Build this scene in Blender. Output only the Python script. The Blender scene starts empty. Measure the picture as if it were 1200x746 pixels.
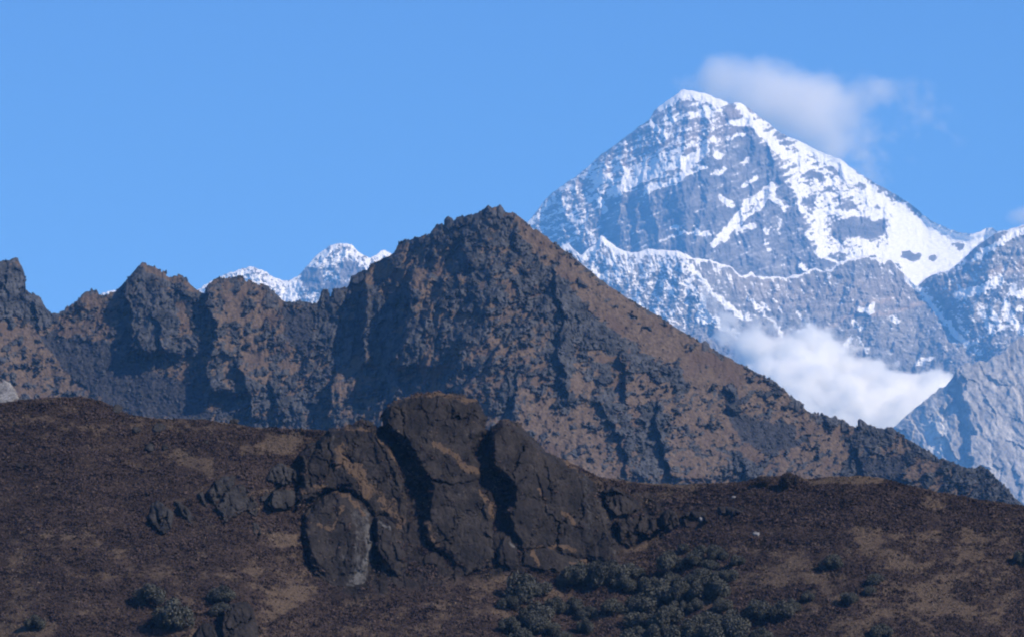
import bpy, math, random
import numpy as np

# ------------------------------------------------------------------ camera, sky, sun, exposure
scene = bpy.context.scene
W = 0.25                      # frame width divided by distance
PITCH = math.radians(6.9)
CAM = np.array((0.0, 0.0, 2.0))
cd = bpy.data.cameras.new("camera")
cam = bpy.data.objects.new("camera", cd)
scene.collection.objects.link(cam)
cd.sensor_width = 36.0
cd.sensor_fit = 'HORIZONTAL'
cd.lens = 36.0 / W
cd.clip_start = 0.5
cd.clip_end = 90000.0
cam.location = CAM
cam.rotation_euler = (math.radians(90) + PITCH, 0, 0)
scene.camera = cam

SUN_EL, SUN_AZ = math.radians(38.0), math.radians(120.0)   # azimuth from +Y (view) towards +X (right)
world = bpy.data.worlds.new("World")
scene.world = world
world.use_nodes = True
wn = world.node_tree
wn.nodes.clear()
sky = wn.nodes.new("ShaderNodeTexSky")
sky.sky_type = 'NISHITA'
sky.sun_disc = False
sky.sun_elevation = SUN_EL
sky.sun_rotation = SUN_AZ
sky.altitude = 6500
sky.air_density = 1.0
sky.dust_density = 0.0
sky.ozone_density = 10.0
bg = wn.nodes.new("ShaderNodeBackground")
bg.inputs[1].default_value = 0.15
wo = wn.nodes.new("ShaderNodeOutputWorld")
wn.links.new(sky.outputs[0], bg.inputs[0])
wn.links.new(bg.outputs[0], wo.inputs[0])

sd_ = bpy.data.lights.new("sun", 'SUN')
sd_.energy = 3.5
sd_.angle = math.radians(0.5)
sd_.color = (1.0, 0.95, 0.88)
sun = bpy.data.objects.new("sun", sd_)
scene.collection.objects.link(sun)
sv = np.array((math.sin(SUN_AZ) * math.cos(SUN_EL), math.cos(SUN_AZ) * math.cos(SUN_EL), math.sin(SUN_EL)))
import mathutils
sun.rotation_euler = mathutils.Vector(sv).to_track_quat('Z', 'Y').to_euler()
sun.location = (3000, -1000, 4000)

vs = scene.view_settings
scene.display_settings.display_device = 'sRGB'
vs.view_transform = 'Standard'
vs.look = 'None'
vs.exposure = 0.6
vs.gamma = 1.0
vs.use_curve_mapping = False
scene.cycles.max_bounces = 16
scene.cycles.diffuse_bounces = 2
scene.cycles.volume_bounces = 16
scene.cycles.use_denoising = True
scene.cycles.filter_width = 2.1          # a long lens through kilometres of air draws no razor-sharp pixels
scene.cycles.volume_max_steps = 256

# ------------------------------------------------------------------ noise
def _hash(ix, iy, seed):
    h = (ix.astype(np.uint32) * np.uint32(374761393) + iy.astype(np.uint32) * np.uint32(668265263)
         + np.uint32((seed * 2246822519 + 974711) & 0xffffffff))
    h = (h ^ (h >> np.uint32(13))) * np.uint32(1274126177)
    h = (h ^ (h >> np.uint32(16))) * np.uint32(2654435761)
    return h ^ (h >> np.uint32(15))

def _rnd(ix, iy, seed):
    return _hash(ix, iy, seed).astype(np.float32) / np.float32(4294967295.0)

def gnoise(x, y, seed=0):
    xi = np.floor(x).astype(np.int64); yi = np.floor(y).astype(np.int64)
    xf = (x - xi).astype(np.float32); yf = (y - yi).astype(np.float32)
    u = xf * xf * xf * (xf * (xf * 6 - 15) + 10); v = yf * yf * yf * (yf * (yf * 6 - 15) + 10)
    def g(ox, oy):
        a = _rnd(xi + ox, yi + oy, seed) * np.float32(2 * math.pi)
        return np.cos(a) * (xf - ox) + np.sin(a) * (yf - oy)
    n00, n10, n01, n11 = g(0, 0), g(1, 0), g(0, 1), g(1, 1)
    return 1.5 * ((n00 * (1 - u) + n10 * u) * (1 - v) + (n01 * (1 - u) + n11 * u) * v)

def fbm(x, y, octv=4, seed=0, gain=0.5):
    s = 0; a = 1.0; t = 0
    for o in range(octv):
        s = s + a * gnoise(x, y, seed + 17 * o); t += a
        x = x * 2.03 + 11.3; y = y * 2.03 - 7.7; a *= gain
    return s / t

def ridged(x, y, octv=4, seed=0, gain=0.5):
    s = 0; a = 1.0; t = 0
    for o in range(octv):
        n = 1 - np.abs(gnoise(x, y, seed + 17 * o)) * 1.6
        s = s + a * n; t += a
        x = x * 2.07 + 3.1; y = y * 2.07 + 9.2; a *= gain
    return s / t

def worley(x, y, seed=0):
    xi = np.floor(x).astype(np.int64); yi = np.floor(y).astype(np.int64)
    f1 = np.full(x.shape, 9.0, np.float32); f2 = f1.copy(); cr = np.zeros(x.shape, np.float32); cg = cr.copy(); ch = cr.copy()
    for ox in (-1, 0, 1):
        for oy in (-1, 0, 1):
            cx, cy = xi + ox, yi + oy
            px = cx + _rnd(cx, cy, seed); py = cy + _rnd(cx, cy, seed + 5)
            ddx = x - px; ddy = y - py
            d = (ddx * ddx + ddy * ddy).astype(np.float32)
            near = d < f1
            f2 = np.where(near, f1, np.minimum(f2, d))
            r = _rnd(cx, cy, seed + 9)
            a = _rnd(cx, cy, seed + 13) - 0.5; b = _rnd(cx, cy, seed + 23) - 0.5
            cr = np.where(near, r, cr)
            cg = np.where(near, a * ddx + b * ddy, cg)
            f1 = np.where(near, d, f1)
    return np.sqrt(f1), np.sqrt(f2), cr, cg

def sstep(a, b, x):
    t = np.clip((x - a) / (b - a), 0, 1)
    return t * t * (3 - 2 * t)

def segdist(X, Y, pts):
    d = np.full(X.shape, 1e9, np.float32); tt = np.zeros(X.shape, np.float32)
    n = len(pts) - 1
    for i in range(n):
        (ax, ay), (bx, by) = pts[i][:2], pts[i + 1][:2]
        vx, vy = bx - ax, by - ay
        t = np.clip(((X - ax) * vx + (Y - ay) * vy) / (vx * vx + vy * vy + 1e-9), 0, 1)
        q = (X - ax - t * vx) ** 2 + (Y - ay - t * vy) ** 2
        m = q < d
        d = np.where(m, q, d); tt = np.where(m, (i + t) / n, tt)
    return np.sqrt(d), tt

def _box(X, Y, pts, mg):
    xs = [p[0] for p in pts]; ys = [p[1] for p in pts]
    return (X > min(xs) - mg) & (X < max(xs) + mg) & (Y > min(ys) - mg) & (Y < max(ys) + mg)

def stroke(F, X, Y, pts, w, val, mode='max'):
    """paint a soft line of half width w into the field F (photo-pixel units)"""
    m = _box(X, Y, pts, w * 2.2)
    if not m.any(): return
    d, t = segdist(X[m], Y[m], pts)
    f = val * (1 - sstep(0.35 * w, 1.6 * w, d))
    F[m] = np.maximum(F[m], f) if mode == 'max' else F[m] + f

def polysd(X, Y, pts):
    """signed distance to a polygon, positive inside"""
    ins = np.zeros(X.shape, bool)
    n = len(pts)
    for i in range(n):
        ax, ay = pts[i]; bx, by = pts[(i + 1) % n]
        c = (ay > Y) != (by > Y)
        ins ^= c & (X < (bx - ax) * (Y - ay) / ((by - ay) if abs(by - ay) > 1e-9 else 1e-9) + ax)
    d, _ = segdist(X, Y, list(pts) + [pts[0]])
    return np.where(ins, d, -d)

def area(F, X, Y, pts, val, soft=8, mode='add'):
    m = _box(X, Y, pts, soft * 2)
    if not m.any(): return
    s = val * sstep(-soft, soft, polysd(X[m], Y[m], pts))
    F[m] = np.maximum(F[m], s) if mode == 'max' else F[m] + s

def blob(F, X, Y, cx, cy, rx, ry, val, rot=0):
    c, s = math.cos(math.radians(rot)), math.sin(math.radians(rot))
    u = ((X - cx) * c + (Y - cy) * s) / rx; v = (-(X - cx) * s + (Y - cy) * c) / ry
    F += val * (1 - sstep(0.5, 1.25, np.sqrt(u * u + v * v)))

def buttress(D, X, Y, pts, A, w, s=2.0, fade=10):
    """a rock face that steps out towards the viewer along a left-facing cliff edge"""
    ys = [p[1] for p in pts]; xs = [p[0] for p in pts]
    m = (Y > ys[0] - fade) & (Y < ys[-1] + fade) & (X > min(xs) - 30) & (X < max(xs) + 4 * w)
    if not m.any(): return
    x, y = X[m], Y[m]
    dx = x - np.interp(y, ys, xs)
    pr = np.where(dx > 0, np.exp(-(dx / w) ** 1.3), 1 - sstep(0, s, -dx))
    fd = sstep(ys[0] - fade, ys[0] + fade * .5, y) * (1 - sstep(ys[-1] - fade * .5, ys[-1] + fade, y))
    D[m] += A * pr * fd

def tent(D, X, Y, pts, A, w):
    m = _box(X, Y, pts, w * 1.05)
    if not m.any(): return
    d, t = segdist(X[m], Y[m], pts)
    D[m] += A * np.clip(1 - d / w, 0, 1) ** 1.2

# ------------------------------------------------------------------ space and mesh helpers
ca, sa = math.cos(PITCH), math.sin(PITCH)
def rays(px, py):
    u = (px - 600) / 1200 * W; v = (373 - py) / 1200 * W
    return u, ca - v * sa, sa + v * ca
def place(px, py, Y):
    """the world point at distance Y down the valley seen in direction (px, py)"""
    dx, dy, dz = rays(px, py)
    k = Y / dy
    return np.stack((CAM[0] + dx * k, CAM[1] + dy * k, CAM[2] + dz * k), -1)

def mesh_from(name, verts, quads, mat, attrs=None, origin=None, smooth=True, tris=False):
    me = bpy.data.meshes.new(name)
    v = np.asarray(verts, np.float64).reshape(-1, 3)
    if origin is not None: v = v - np.asarray(origin)
    q = np.asarray(quads, np.int32)
    k = q.shape[1]
    me.vertices.add(len(v)); me.vertices.foreach_set('co', v.astype(np.float32).ravel())
    me.loops.add(q.size); me.loops.foreach_set('vertex_index', q.ravel())
    me.polygons.add(len(q))
    me.polygons.foreach_set('loop_start', np.arange(0, q.size, k, dtype=np.int32))
    me.polygons.foreach_set('use_smooth', np.full(len(q), bool(smooth)))
    for an, av in (attrs or {}).items():
        a = me.attributes.new(an, 'FLOAT', 'POINT')
        a.data.foreach_set('value', np.asarray(av, np.float32).ravel())
    me.update(calc_edges=True)
    me.validate()
    if mat: me.materials.append(mat)
    ob = bpy.data.objects.new(name, me)
    if origin is not None: ob.location = origin
    scene.collection.objects.link(ob)
    return ob

def grid_quads(nr, nc, flip=False):
    i = np.arange(nr * nc, dtype=np.int32).reshape(nr, nc)
    a, b, c, d = i[:-1, :-1], i[:-1, 1:], i[1:, 1:], i[1:, :-1]
    q = np.stack((a, d, c, b), -1) if not flip else np.stack((a, b, c, d), -1)
    return q.reshape(-1, 4)

def tag(o, label=None, cat=None, group=None, kind=None):
    if label: o['label'] = label
    if cat: o['category'] = cat
    if group: o['group'] = group
    if kind: o['kind'] = kind
    return o

def smooth_sil(sil, sigma):
    g = np.arange(-700.0, 1900.0)
    y = np.interp(g, [p[0] for p in sil], [p[1] for p in sil])
    kx = np.arange(-int(3 * sigma), int(3 * sigma) + 1)
    k = np.exp(-.5 * (kx / sigma) ** 2); k /= k.sum()
    ys = np.convolve(np.pad(y, len(kx) // 2, mode='edge'), k, mode='valid')
    return lambda x: np.interp(x, g, ys)

def interp_sil(sil):
    xs = np.array([p[0] for p in sil], float); ys = np.array([p[1] for p in sil], float)
    return lambda x: np.interp(x, xs, ys)

def sheet(name, mat, X, PY, Yf, attrs, back_slope=50, back=900.0, nback=14, seed=1):
    """a mountain: front rows (first = skyline) then a back slope falling away behind the skyline and a skirt to the ground"""
    P = place(X, PY, Yf)
    ridge = P[0]
    rows = []
    for j in range(nback, 0, -1):
        t = (j / nback) ** 1.6
        r = ridge.copy()
        r[:, 1] += back * t
        wob = fbm(np.arange(r.shape[0]) * 0.02, np.full(r.shape[0], j * 0.7), 3, seed) * back * .12 * t
        r[:, 2] = np.maximum(r[:, 2] - back * t * math.tan(math.radians(back_slope)) + wob, 0.5)
        rows.append(r)
    skirt = P[-1].copy(); skirt[:, 1] -= (skirt[:, 2]) * 0.6; skirt[:, 2] = 0.3
    allp = np.concatenate((np.array(rows), P, skirt[None]), 0)
    at = {}
    for k, v in attrs.items():
        at[k] = np.concatenate((np.repeat(v[:1], nback, 0), v, v[-1:]), 0)
    return mesh_from(name, allp, grid_quads(allp.shape[0], allp.shape[1]), mat, at)

def axes(x0, x1, dx, sil, yfine, ny, ybot, ncoarse, f0=-70, f1=1270):
    """columns and rows of a mountain face: fine where it is in sight, coarser beyond and below"""
    parts = []
    if x0 < f0: parts.append(np.arange(x0, f0, 3.0))
    parts.append(np.arange(max(x0, f0), min(x1, f1), dx))
    if x1 > f1: parts.append(np.arange(f1, x1, 3.0))
    x = np.concatenate(parts)
    top = sil(x)
    g = np.arange(x0, x1, 1.0)
    k = np.exp(-.5 * (np.arange(-36, 37) / 11.0) ** 2); k /= k.sum()
    ts = np.interp(x, g, np.convolve(np.pad(sil(g), 36, mode='edge'), k, mode='valid'))
    tf = np.linspace(0, 1, ny)[:, None]
    yl = np.maximum(yfine, ts + 30)
    A = ts[None] + tf * (yl - ts)[None]
    A = A + (top - ts)[None] * np.exp(-(A - ts[None]) / 45) * (1 - tf)
    tb = np.linspace(0, 1, ncoarse + 1)[1:, None]
    B = yl[None] + tb * (ybot - yl)[None]
    PY = np.concatenate((A, B), 0)
    X = np.repeat(x[None], PY.shape[0], 0)
    return X, PY, x, top

# ------------------------------------------------------------------ materials
class Nodes:
    def __init__(s, name, rough=0.95, spec=0.1):
        s.m = bpy.data.materials.new(name); s.m.use_nodes = True
        s.t = s.m.node_tree; s.n = s.t.nodes; s.l = s.t.links
        s.b = s.n['Principled BSDF']
        s.b.inputs['Roughness'].default_value = rough
        s.b.inputs['Specular IOR Level'].default_value = spec
        s.tc = s.n.new('ShaderNodeNewGeometry')
    def link(s, a, b): s.l.new(a, b)
    def attr(s, n):
        a = s.n.new('ShaderNodeAttribute'); a.attribute_name = n; return a.outputs['Fac']
    def noise(s, scale, detail=5, rough=.6, stretch=None):
        t = s.n.new('ShaderNodeTexNoise')
        t.inputs['Scale'].default_value = scale; t.inputs['Detail'].default_value = detail; t.inputs['Roughness'].default_value = rough
        if stretch:
            mp = s.n.new('ShaderNodeMapping'); mp.inputs['Scale'].default_value = stretch
            s.link(s.tc.outputs['Position'], mp.inputs[0]); s.link(mp.outputs[0], t.inputs['Vector'])
        else:
            s.link(s.tc.outputs['Position'], t.inputs['Vector'])
        return t.outputs['Fac']
    def math(s, op, a, b=None, c=None):
        m = s.n.new('ShaderNodeMath'); m.operation = op
        for i, v in enumerate((a, b, c)):
            if v is None: continue
            if isinstance(v, (int, float)): m.inputs[i].default_value = v
            else: s.link(v, m.inputs[i])
        return m.outputs[0]
    def ramp(s, x, a, b, lo=0, hi=1, smooth=True):
        m = s.n.new('ShaderNodeMapRange'); m.interpolation_type = 'SMOOTHSTEP' if smooth else 'LINEAR'
        s.link(x, m.inputs[0])
        for i, v in zip((1, 2, 3, 4), (a, b, lo, hi)): m.inputs[i].default_value = v
        return m.outputs[0]
    def mix(s, f, a, b):
        m = s.n.new('ShaderNodeMix'); m.data_type = 'RGBA'
        if isinstance(f, (int, float)): m.inputs[0].default_value = f
        else: s.link(f, m.inputs[0])
        for i, v in ((6, a), (7, b)):
            if isinstance(v, tuple): m.inputs[i].default_value = v + (1,)
            else: s.link(v, m.inputs[i])
        return m.outputs[2]
    def scale(s, col, f):
        m = s.n.new('ShaderNodeVectorMath'); m.operation = 'SCALE'
        s.link(col, m.inputs[0]); s.link(f, m.inputs['Scale']); return m.outputs[0]
    def finish(s, col, bump=None, strength=.5, dist=1.0):
        s.link(col, s.b.inputs['Base Color'])
        if bump is not None:
            b = s.n.new('ShaderNodeBump'); b.inputs['Strength'].default_value = strength; b.inputs['Distance'].default_value = dist
            s.link(bump, b.inputs['Height']); s.link(b.outputs[0], s.b.inputs['Normal'])
        return s.m

def snow_rock_mat(name, rock, rock2, tan, snow=(.86, .87, .9), sc=0.004, bump=14):
    n = Nodes(name, .8, .15)
    fine = n.noise(sc * 6, 6, .65)
    big = n.noise(sc, 5, .6)
    strat = n.noise(sc * 2.6, 5, .6, (0.3, 0.3, 2.6))
    r = n.mix(n.ramp(big, .35, .65), rock, rock2)
    r = n.mix(n.math('MULTIPLY', n.attr('tan'), .85), r, tan)
    r = n.scale(r, n.ramp(strat, .3, .7, .75, 1.25))
    s = n.math('ADD', n.attr('snow'), n.math('MULTIPLY', n.math('SUBTRACT', fine, .5), .45))
    r = n.mix(n.ramp(s, .08, .50, 0, .18), r, snow)  # light snow dusting, also painting valley haze into the rock colour
    col = n.mix(n.ramp(s, .40, .59), r, snow)
    return n.finish(col, fine, .5, bump)

M_everest = snow_rock_mat("summit_rock_and_snow", (.12, .118, .125), (.185, .175, .172), (.24, .195, .17))
M_wall = snow_rock_mat("wall_rock_and_snow", (.15, .145, .145), (.225, .21, .195), (.36, .29, .23))
M_left = snow_rock_mat("left_snow", (.12, .115, .12), (.16, .15, .15), (.2, .18, .16))

def grey_mountain_mat():
    n = Nodes("pale_grey_rock", .9, .1)
    a = n.noise(.012, 7, .65, (1.5, .6, .55)); b = n.noise(.05, 5, .6)
    c = n.mix(n.ramp(a, .35, .68), (.26, .252, .25), (.46, .44, .42))
    c = n.mix(n.attr('snow'), c, (.66, .64, .61))  # mask holds pale streaks and a sunlit patch painted into the colour
    c = n.scale(c, n.ramp(b, .3, .7, .8, 1.2))
    return n.finish(c, b, .5, 8)
M_grey = grey_mountain_mat()

def mid_mat():
    n = Nodes("crag_rock_and_brown_grass", .95, .08)
    big = n.noise(.03, 5, .6); fine = n.noise(.33, 5, .65); med = n.noise(.1, 5, .6)
    rock = n.mix(n.ramp(med, .35, .65), (.034, .035, .039), (.078, .078, .083))
    rock = n.scale(rock, n.ramp(fine, .3, .7, .75, 1.25))
    grass = n.mix(n.ramp(fine, .35, .68), (.085, .061, .047), (.150, .110, .081))
    grass = n.mix(n.ramp(big, .45, .7), grass, (.09, .062, .049))
    scree = n.mix(n.ramp(fine, .35, .65), (.028, .028, .033), (.058, .057, .064))
    g = n.math('ADD', n.attr('grass'), n.math('MULTIPLY', n.math('SUBTRACT', fine, .5), .5))
    c = n.mix(n.ramp(g, .4, .6), rock, grass)
    s = n.math('ADD', n.attr('scree'), n.math('MULTIPLY', n.math('SUBTRACT', fine, .5), .4))
    c = n.mix(n.ramp(s, .4, .6), c, scree)
    return n.finish(c, fine, .5, .8)
M_mid = mid_mat()

def rock_mat(name, dark, light, streak=(.098, .092, .088), grasscol=(.085, .056, .036), lichen=True):
    n = Nodes(name, .92, .1)
    big = n.noise(.22, 5, .6); fine = n.noise(1.6, 6, .65); vert = n.noise(.7, 5, .6, (1.6, 1.6, .18))
    c = n.mix(n.ramp(big, .35, .65), dark, light)
    c = n.scale(c, n.ramp(vert, .3, .7, .75, 1.25))
    c = n.scale(c, n.ramp(fine, .3, .7, .75, 1.25))
    st = n.math('ADD', n.attr('pale'), n.math('MULTIPLY', n.math('SUBTRACT', vert, .5), .9))
    c = n.mix(n.ramp(st, .35, .8), c, streak)
    g = n.math('ADD', n.attr('grass'), n.math('MULTIPLY', n.math('SUBTRACT', fine, .5), .9))
    c = n.mix(n.ramp(g, .42, .6), c, grasscol)
    return n.finish(c, fine, .6, .35)
M_slab = rock_mat("dark_slab_rock", (.016, .0135, .013), (.033, .027, .024))
M_grey_rock = rock_mat("grey_outcrop_rock", (.019, .017, .017), (.040, .036, .034))
M_pale_rock = rock_mat("pale_rock", (.16, .15, .145), (.24, .225, .215))
M_mid_rock = rock_mat("crag_pinnacle_rock", (.04, .04, .044), (.08, .08, .084))

def hill_mat():
    n = Nodes("dry_grass_hillside", .95, .05)
    big = n.noise(.07, 5, .6); fine = n.noise(1.8, 6, .65); med = n.noise(.35, 4, .6)
    c = n.mix(n.ramp(med, .35, .65), (.030, .021, .018), (.05, .035, .028))
    c = n.mix(n.attr('grass'), c, (.085, .06, .043))
    c = n.mix(n.attr('rock'), c, n.mix(n.ramp(med, .35, .65), (.016, .0135, .013), (.032, .026, .0235)))
    c = n.scale(c, n.ramp(fine, .3, .7, .7, 1.3))
    return n.finish(c, fine, .6, .4)
M_hill = hill_mat()

def leaf_mat(name, a, b, attr='tint'):
    n = Nodes(name, .9, .08)
    c = n.mix(n.attr(attr), a, b)
    c = n.scale(c, n.ramp(n.noise(.8, 3, .5), .3, .7, .8, 1.2))
    return n.finish(c)
M_scrub = leaf_mat("brown_scrub", (.034, .0235, .0225), (.088, .060, .050))
M_grass = leaf_mat("dry_grass", (.08, .058, .043), (.17, .125, .088))
M_brown = leaf_mat("dark_brown_scrub", (.034, .026, .024), (.07, .055, .045))
M_bush = leaf_mat("grey_green_leaves", (.05, .049, .04), (.092, .088, .07))
M_rubble = leaf_mat("rubble_rock", (.038, .038, .041), (.08, .08, .083))
M_wood = leaf_mat("bush_stem_wood", (.05, .04, .03), (.07, .055, .04))

def ground_mat():
    n = Nodes("valley_grass", .95, .05)
    return n.finish(n.mix(n.noise(.01, 6), (.05, .035, .025), (.1, .07, .045)))

# ------------------------------------------------------------------ ground sheet
gx, gy = np.meshgrid(np.linspace(-5900, 5900, 60), np.linspace(-1400, 31000, 120))
gz = fbm(gx / 900, gy / 900, 3, 3) * 3 - 3
tag(mesh_from("valley_ground", np.stack((gx, gy, np.where(np.hypot(gx, gy) < 400, 0, gz)), -1),
              grid_quads(120, 60, True), ground_mat()), kind='structure')

def speckle(S, D, band, X, PY, seed):
    """snow lies on ledges and in gullies and breaks up over the rock"""
    g = np.zeros_like(D); g[1:-1] = (D[2:] - D[:-2]) / (PY[2:] - PY[:-2] + 1e-6)
    fine = fbm(X / 2.6, PY / 2.2, 3, seed, .6)
    mid_ = fbm(X / 8, PY / 6, 3, seed + 3)
    sm = sstep(.97, 1.12, S); lo = np.minimum(S, .95)
    r = lo * (.9 + .9 * mid_ + .6 * fine) + band * .5 + fine * .24 + np.clip(g, -1, 1) * .16 + np.where(lo > .85, .1, 0)
    return r * (1 - sm) + 1.3 * sm

# ------------------------------------------------------------------ the summit pyramid (27 km)
def build_everest():
    sil = [(300, 470), (480, 340), (560, 300), (600, 272), (620, 259), (640, 233), (655, 220), (672, 209), (684, 199), (696.5, 189), (706, 180), (716.6, 172.7),
           (727, 165), (738.7, 156.6), (750, 147), (761, 140.5), (766, 131), (773, 124.4), (783, 117), (793, 110.4), (798, 106), (802, 104.3), (808, 106),
           (817, 107.5), (827, 110), (837, 114.4), (849, 118.4), (857, 122.4), (861, 120), (865, 119), (871, 122), (877, 126.5), (889.5, 136.5), (900, 144),
           (910, 152), (920, 158.6), (932, 164), (940, 166.7), (952, 174), (964, 178.7), (975, 184), (986.5, 188), (993, 193), (1008.6, 204.9), (1022, 212), (1036.7, 221),
           (1050, 228), (1061, 235), (1070, 241), (1081, 251), (1090, 258), (1101, 263), (1112, 268), (1125, 272.4), (1141, 274), (1150, 271), (1156, 268), (1163, 267.2),
           (1169, 272), (1185, 268), (1200, 265), (1240, 255), (1330, 300), (1480, 380), (1700, 520)]
    f = interp_sil(sil)
    def top(x): return f(x) + fbm(x / 7, x * 0 + .5, 3, 4) * 1.6
    X, PY, x, tp = axes(300, 1700, .85, top, 420, 330, 880, 60)
    m = 27000 * W / 1200
    wx = X + fbm(X / 14, PY / 14, 3, 21) * 5 + fbm(X / 4, PY / 4, 3, 22) * 2.2; wy = PY + fbm(X / 14, PY / 14, 3, 31) * 5 + fbm(X / 4, PY / 4, 3, 32) * 2.2
    # relief
    D = np.zeros_like(X)
    crest = np.interp(PY, [119, 140, 165, 215, 260, 300, 420], [865, 880, 900, 922, 945, 955, 985])
    D -= np.clip(crest - wx, 0, 400) * 0.0
    D -= np.clip(wx - crest, 0, 400) * 0.12
    tent(D, wx, wy, [(865, 119), (895, 160), (915, 205), (940, 250), (952, 300)], 14, 30)
    tent(D, wx, wy, [(845, 120), (835, 170), (830, 230), (815, 300)], 9, 26)
    tent(D, wx, wy, [(700, 190), (725, 225), (735, 300)], 7, 26)
    tent(D, wx, wy, [(660, 215), (665, 250), (690, 300)], 8, 20)
    tent(D, wx, wy, [(1000, 205), (990, 250), (1015, 300)], 7, 26)
    tent(D, wx, wy, [(905, 235), (880, 300)], 9, 16)
    tent(D, wx, wy, [(868, 200), (830, 290)], 10, 22)
    tent(D, wx, wy, [(760, 225), (765, 300)], 8, 18)
    tent(D, wx, wy, [(800, 215), (805, 300)], 8, 18)
    # gullies follow the fall line; strata dip from upper right to lower left
    col = np.zeros_like(X)
    area(col, wx, wy, [(1052, 240), (1085, 250), (1130, 268), (1170, 262), (1240, 255), (1240, 300), (1140, 330), (1075, 345), (1050, 310), (1040, 300)], .85, 10)
    D += (ridged(wx / 26, wy / 75, 4, 5) - .6) * 14 * (1 - col)
    su = (X * .92 - PY * .38); svv = (X * .38 + PY * .92)
    D += fbm(su / 60, svv / 7, 4, 8) * 3.6
    D += fbm(X / 5, PY / 6, 3, 9) * 1.2
    D -= sstep(1040, 1075, X) * 40 * sstep(235, 275, PY) * 0
    # snow
    S = np.full(X.shape, .2)
    area(S, wx, wy, [(618, 262), (672, 205), (700, 188), (735, 190), (700, 225), (690, 285), (640, 285)], .22, 10)
    area(S, wx, wy, [(690, 200), (760, 140), (850, 118), (850, 165), (830, 185), (790, 215), (700, 232)], .20, 8)
    area(S, wx, wy, [(860, 120), (910, 150), (1060, 238), (1050, 295), (960, 300), (935, 235), (915, 190)], .42, 8)
    area(S, wx, wy, [(1052, 240), (1085, 250), (1130, 268), (1170, 262), (1240, 255), (1240, 300), (1140, 330), (1075, 345), (1050, 310), (1040, 300)], .9, 5)
    area(S, wx, wy, [(760, 215), (890, 190), (900, 290), (740, 292)], -.05, 14)
    ST = [([(776, 124), (790, 115), (803, 109), (820, 112), (848, 121)], 6, .95), ([(622, 262), (645, 236), (672, 212), (697, 193)], 5, .6),
          ([(700, 214), (725, 210), (755, 196), (790, 178), (812, 167)], 3, .75), ([(715, 226), (740, 214), (770, 201), (800, 188)], 6, .9),
          ([(757, 223), (782, 215)], 3.5, .85), ([(785, 213), (811, 204)], 3, .9), ([(813, 203), (826, 196)], 2.5, .7), ([(700, 212), (714, 206)], 5, .9),
          ([(740, 197), (800, 172)], 1.8, .8), ([(742, 206), (800, 180)], 1.5, .7), ([(690, 234), (702, 233), (709, 247)], 3.5, .9),
          ([(702, 232), (706, 223)], 3, .7), ([(655, 245), (672, 256), (685, 268), (697, 283)], 2, .75), ([(671, 251), (686, 242)], 1.8, .75),
          ([(762, 142), (769, 152), (781, 158)], 3.5, .85), ([(785, 158), (798, 164)], 2.5, .6), ([(781, 138), (805, 136)], 6, .55), ([(810, 135), (832, 133)], 3, .8),
          ([(814, 122), (845, 128)], 5, .6), ([(856, 146), (874, 142)], 4.5, .9), ([(853, 162), (872, 157)], 2.5, .7), ([(836, 160), (838, 166)], 3, .7),
          ([(865, 121), (878, 139), (893, 157), (912, 173), (935, 189), (948, 203)], 4.5, 1), ([(893, 143), (915, 160)], 3, .5),
          ([(940, 170), (985, 194), (1020, 224), (1052, 250), (1075, 266)], 7, 1), ([(935, 175), (955, 200), (975, 212), (1010, 235)], 4, .75),
          ([(930, 215), (940, 228), (962, 240), (1005, 235)], 4, .85), ([(955, 248), (985, 248), (1020, 254), (1050, 252)], 4, .85),
          ([(1008, 222), (1018, 240), (1020, 252)], 3.5, .8), ([(960, 252), (963, 275), (962, 295)], 5.5, 1), ([(933, 222), (940, 245), (955, 256)], 2.5, .9),
          ([(955, 295), (985, 309), (1003, 325)], 2, .8), ([(899, 222), (880, 238), (864, 254), (852, 270), (836, 287)], 4.5, .92),
          ([(905, 229), (886, 245), (865, 262), (850, 280)], 2.5, .8), ([(866, 272), (875, 265), (882, 266)], 3, .85), ([(873, 217), (886, 209)], 3, .75),
          ([(840, 203), (848, 199)], 3, .75), ([(846, 232), (856, 240)], 3.5, .8), ([(838, 181), (842, 183)], 3, .9), ([(872, 190), (876, 186)], 2.5, .8),
          ([(817, 273), (828, 275)], 3, .8), ([(775, 282), (800, 272), (815, 273)], 1.6, .7), ([(788, 267), (794, 268)], 3, .8), ([(902, 218), (910, 235), (918, 243)], 3.5, .85),
          ([(895, 268), (900, 273)], 3, .7), ([(896, 285), (902, 290)], 3, .7), ([(930, 268), (940, 268)], 3, .6), ([(948, 275), (951, 280)], 3, .9),
          ([(800, 195), (812, 186), (826, 176)], 6.5, 1), ([(940, 310), (945, 318)], 3, .8), ([(912, 255), (915, 275)], 2, .5),
          ([(995, 300), (1015, 292), (1040, 300)], 6, .9), ([(970, 272), (990, 295), (1005, 320)], 2.5, .8), ([(1003, 278), (1020, 290)], 7, .9)]
    for p, w, v in ST: stroke(S, wx, wy, p, w * 1.08, v * 1.12)
    for b in [(955, 205, 13, 6, -.9, 15), (976, 200, 8, 4, -.7, 30), (948, 236, 11, 7, -.6, 20), (992, 240, 16, 7, -.6, 20), (970, 222, 8, 5, -.6, 10), (1012, 268, 27, 13, -1.1, 8),
              (985, 270, 14, 12, -.5, 0), (1068, 300, 12, 6, -1.4, 8), (1093, 303, 7, 4, -1.0, 0), (1124, 288, 9, 4, -1.2, 0), (1010, 218, 9, 4, -.6, 35), (1072, 248, 12, 4, -.8, 38),
              (880, 178, 16, 14, -.2, 0), (920, 165, 16, 5, -.35, 38)]:
        blob(S, wx, wy, *b)
    S = speckle(S, D, fbm(su / 22, svv / 4.0, 4, 12) * 1.2, X, PY, 14)
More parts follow.
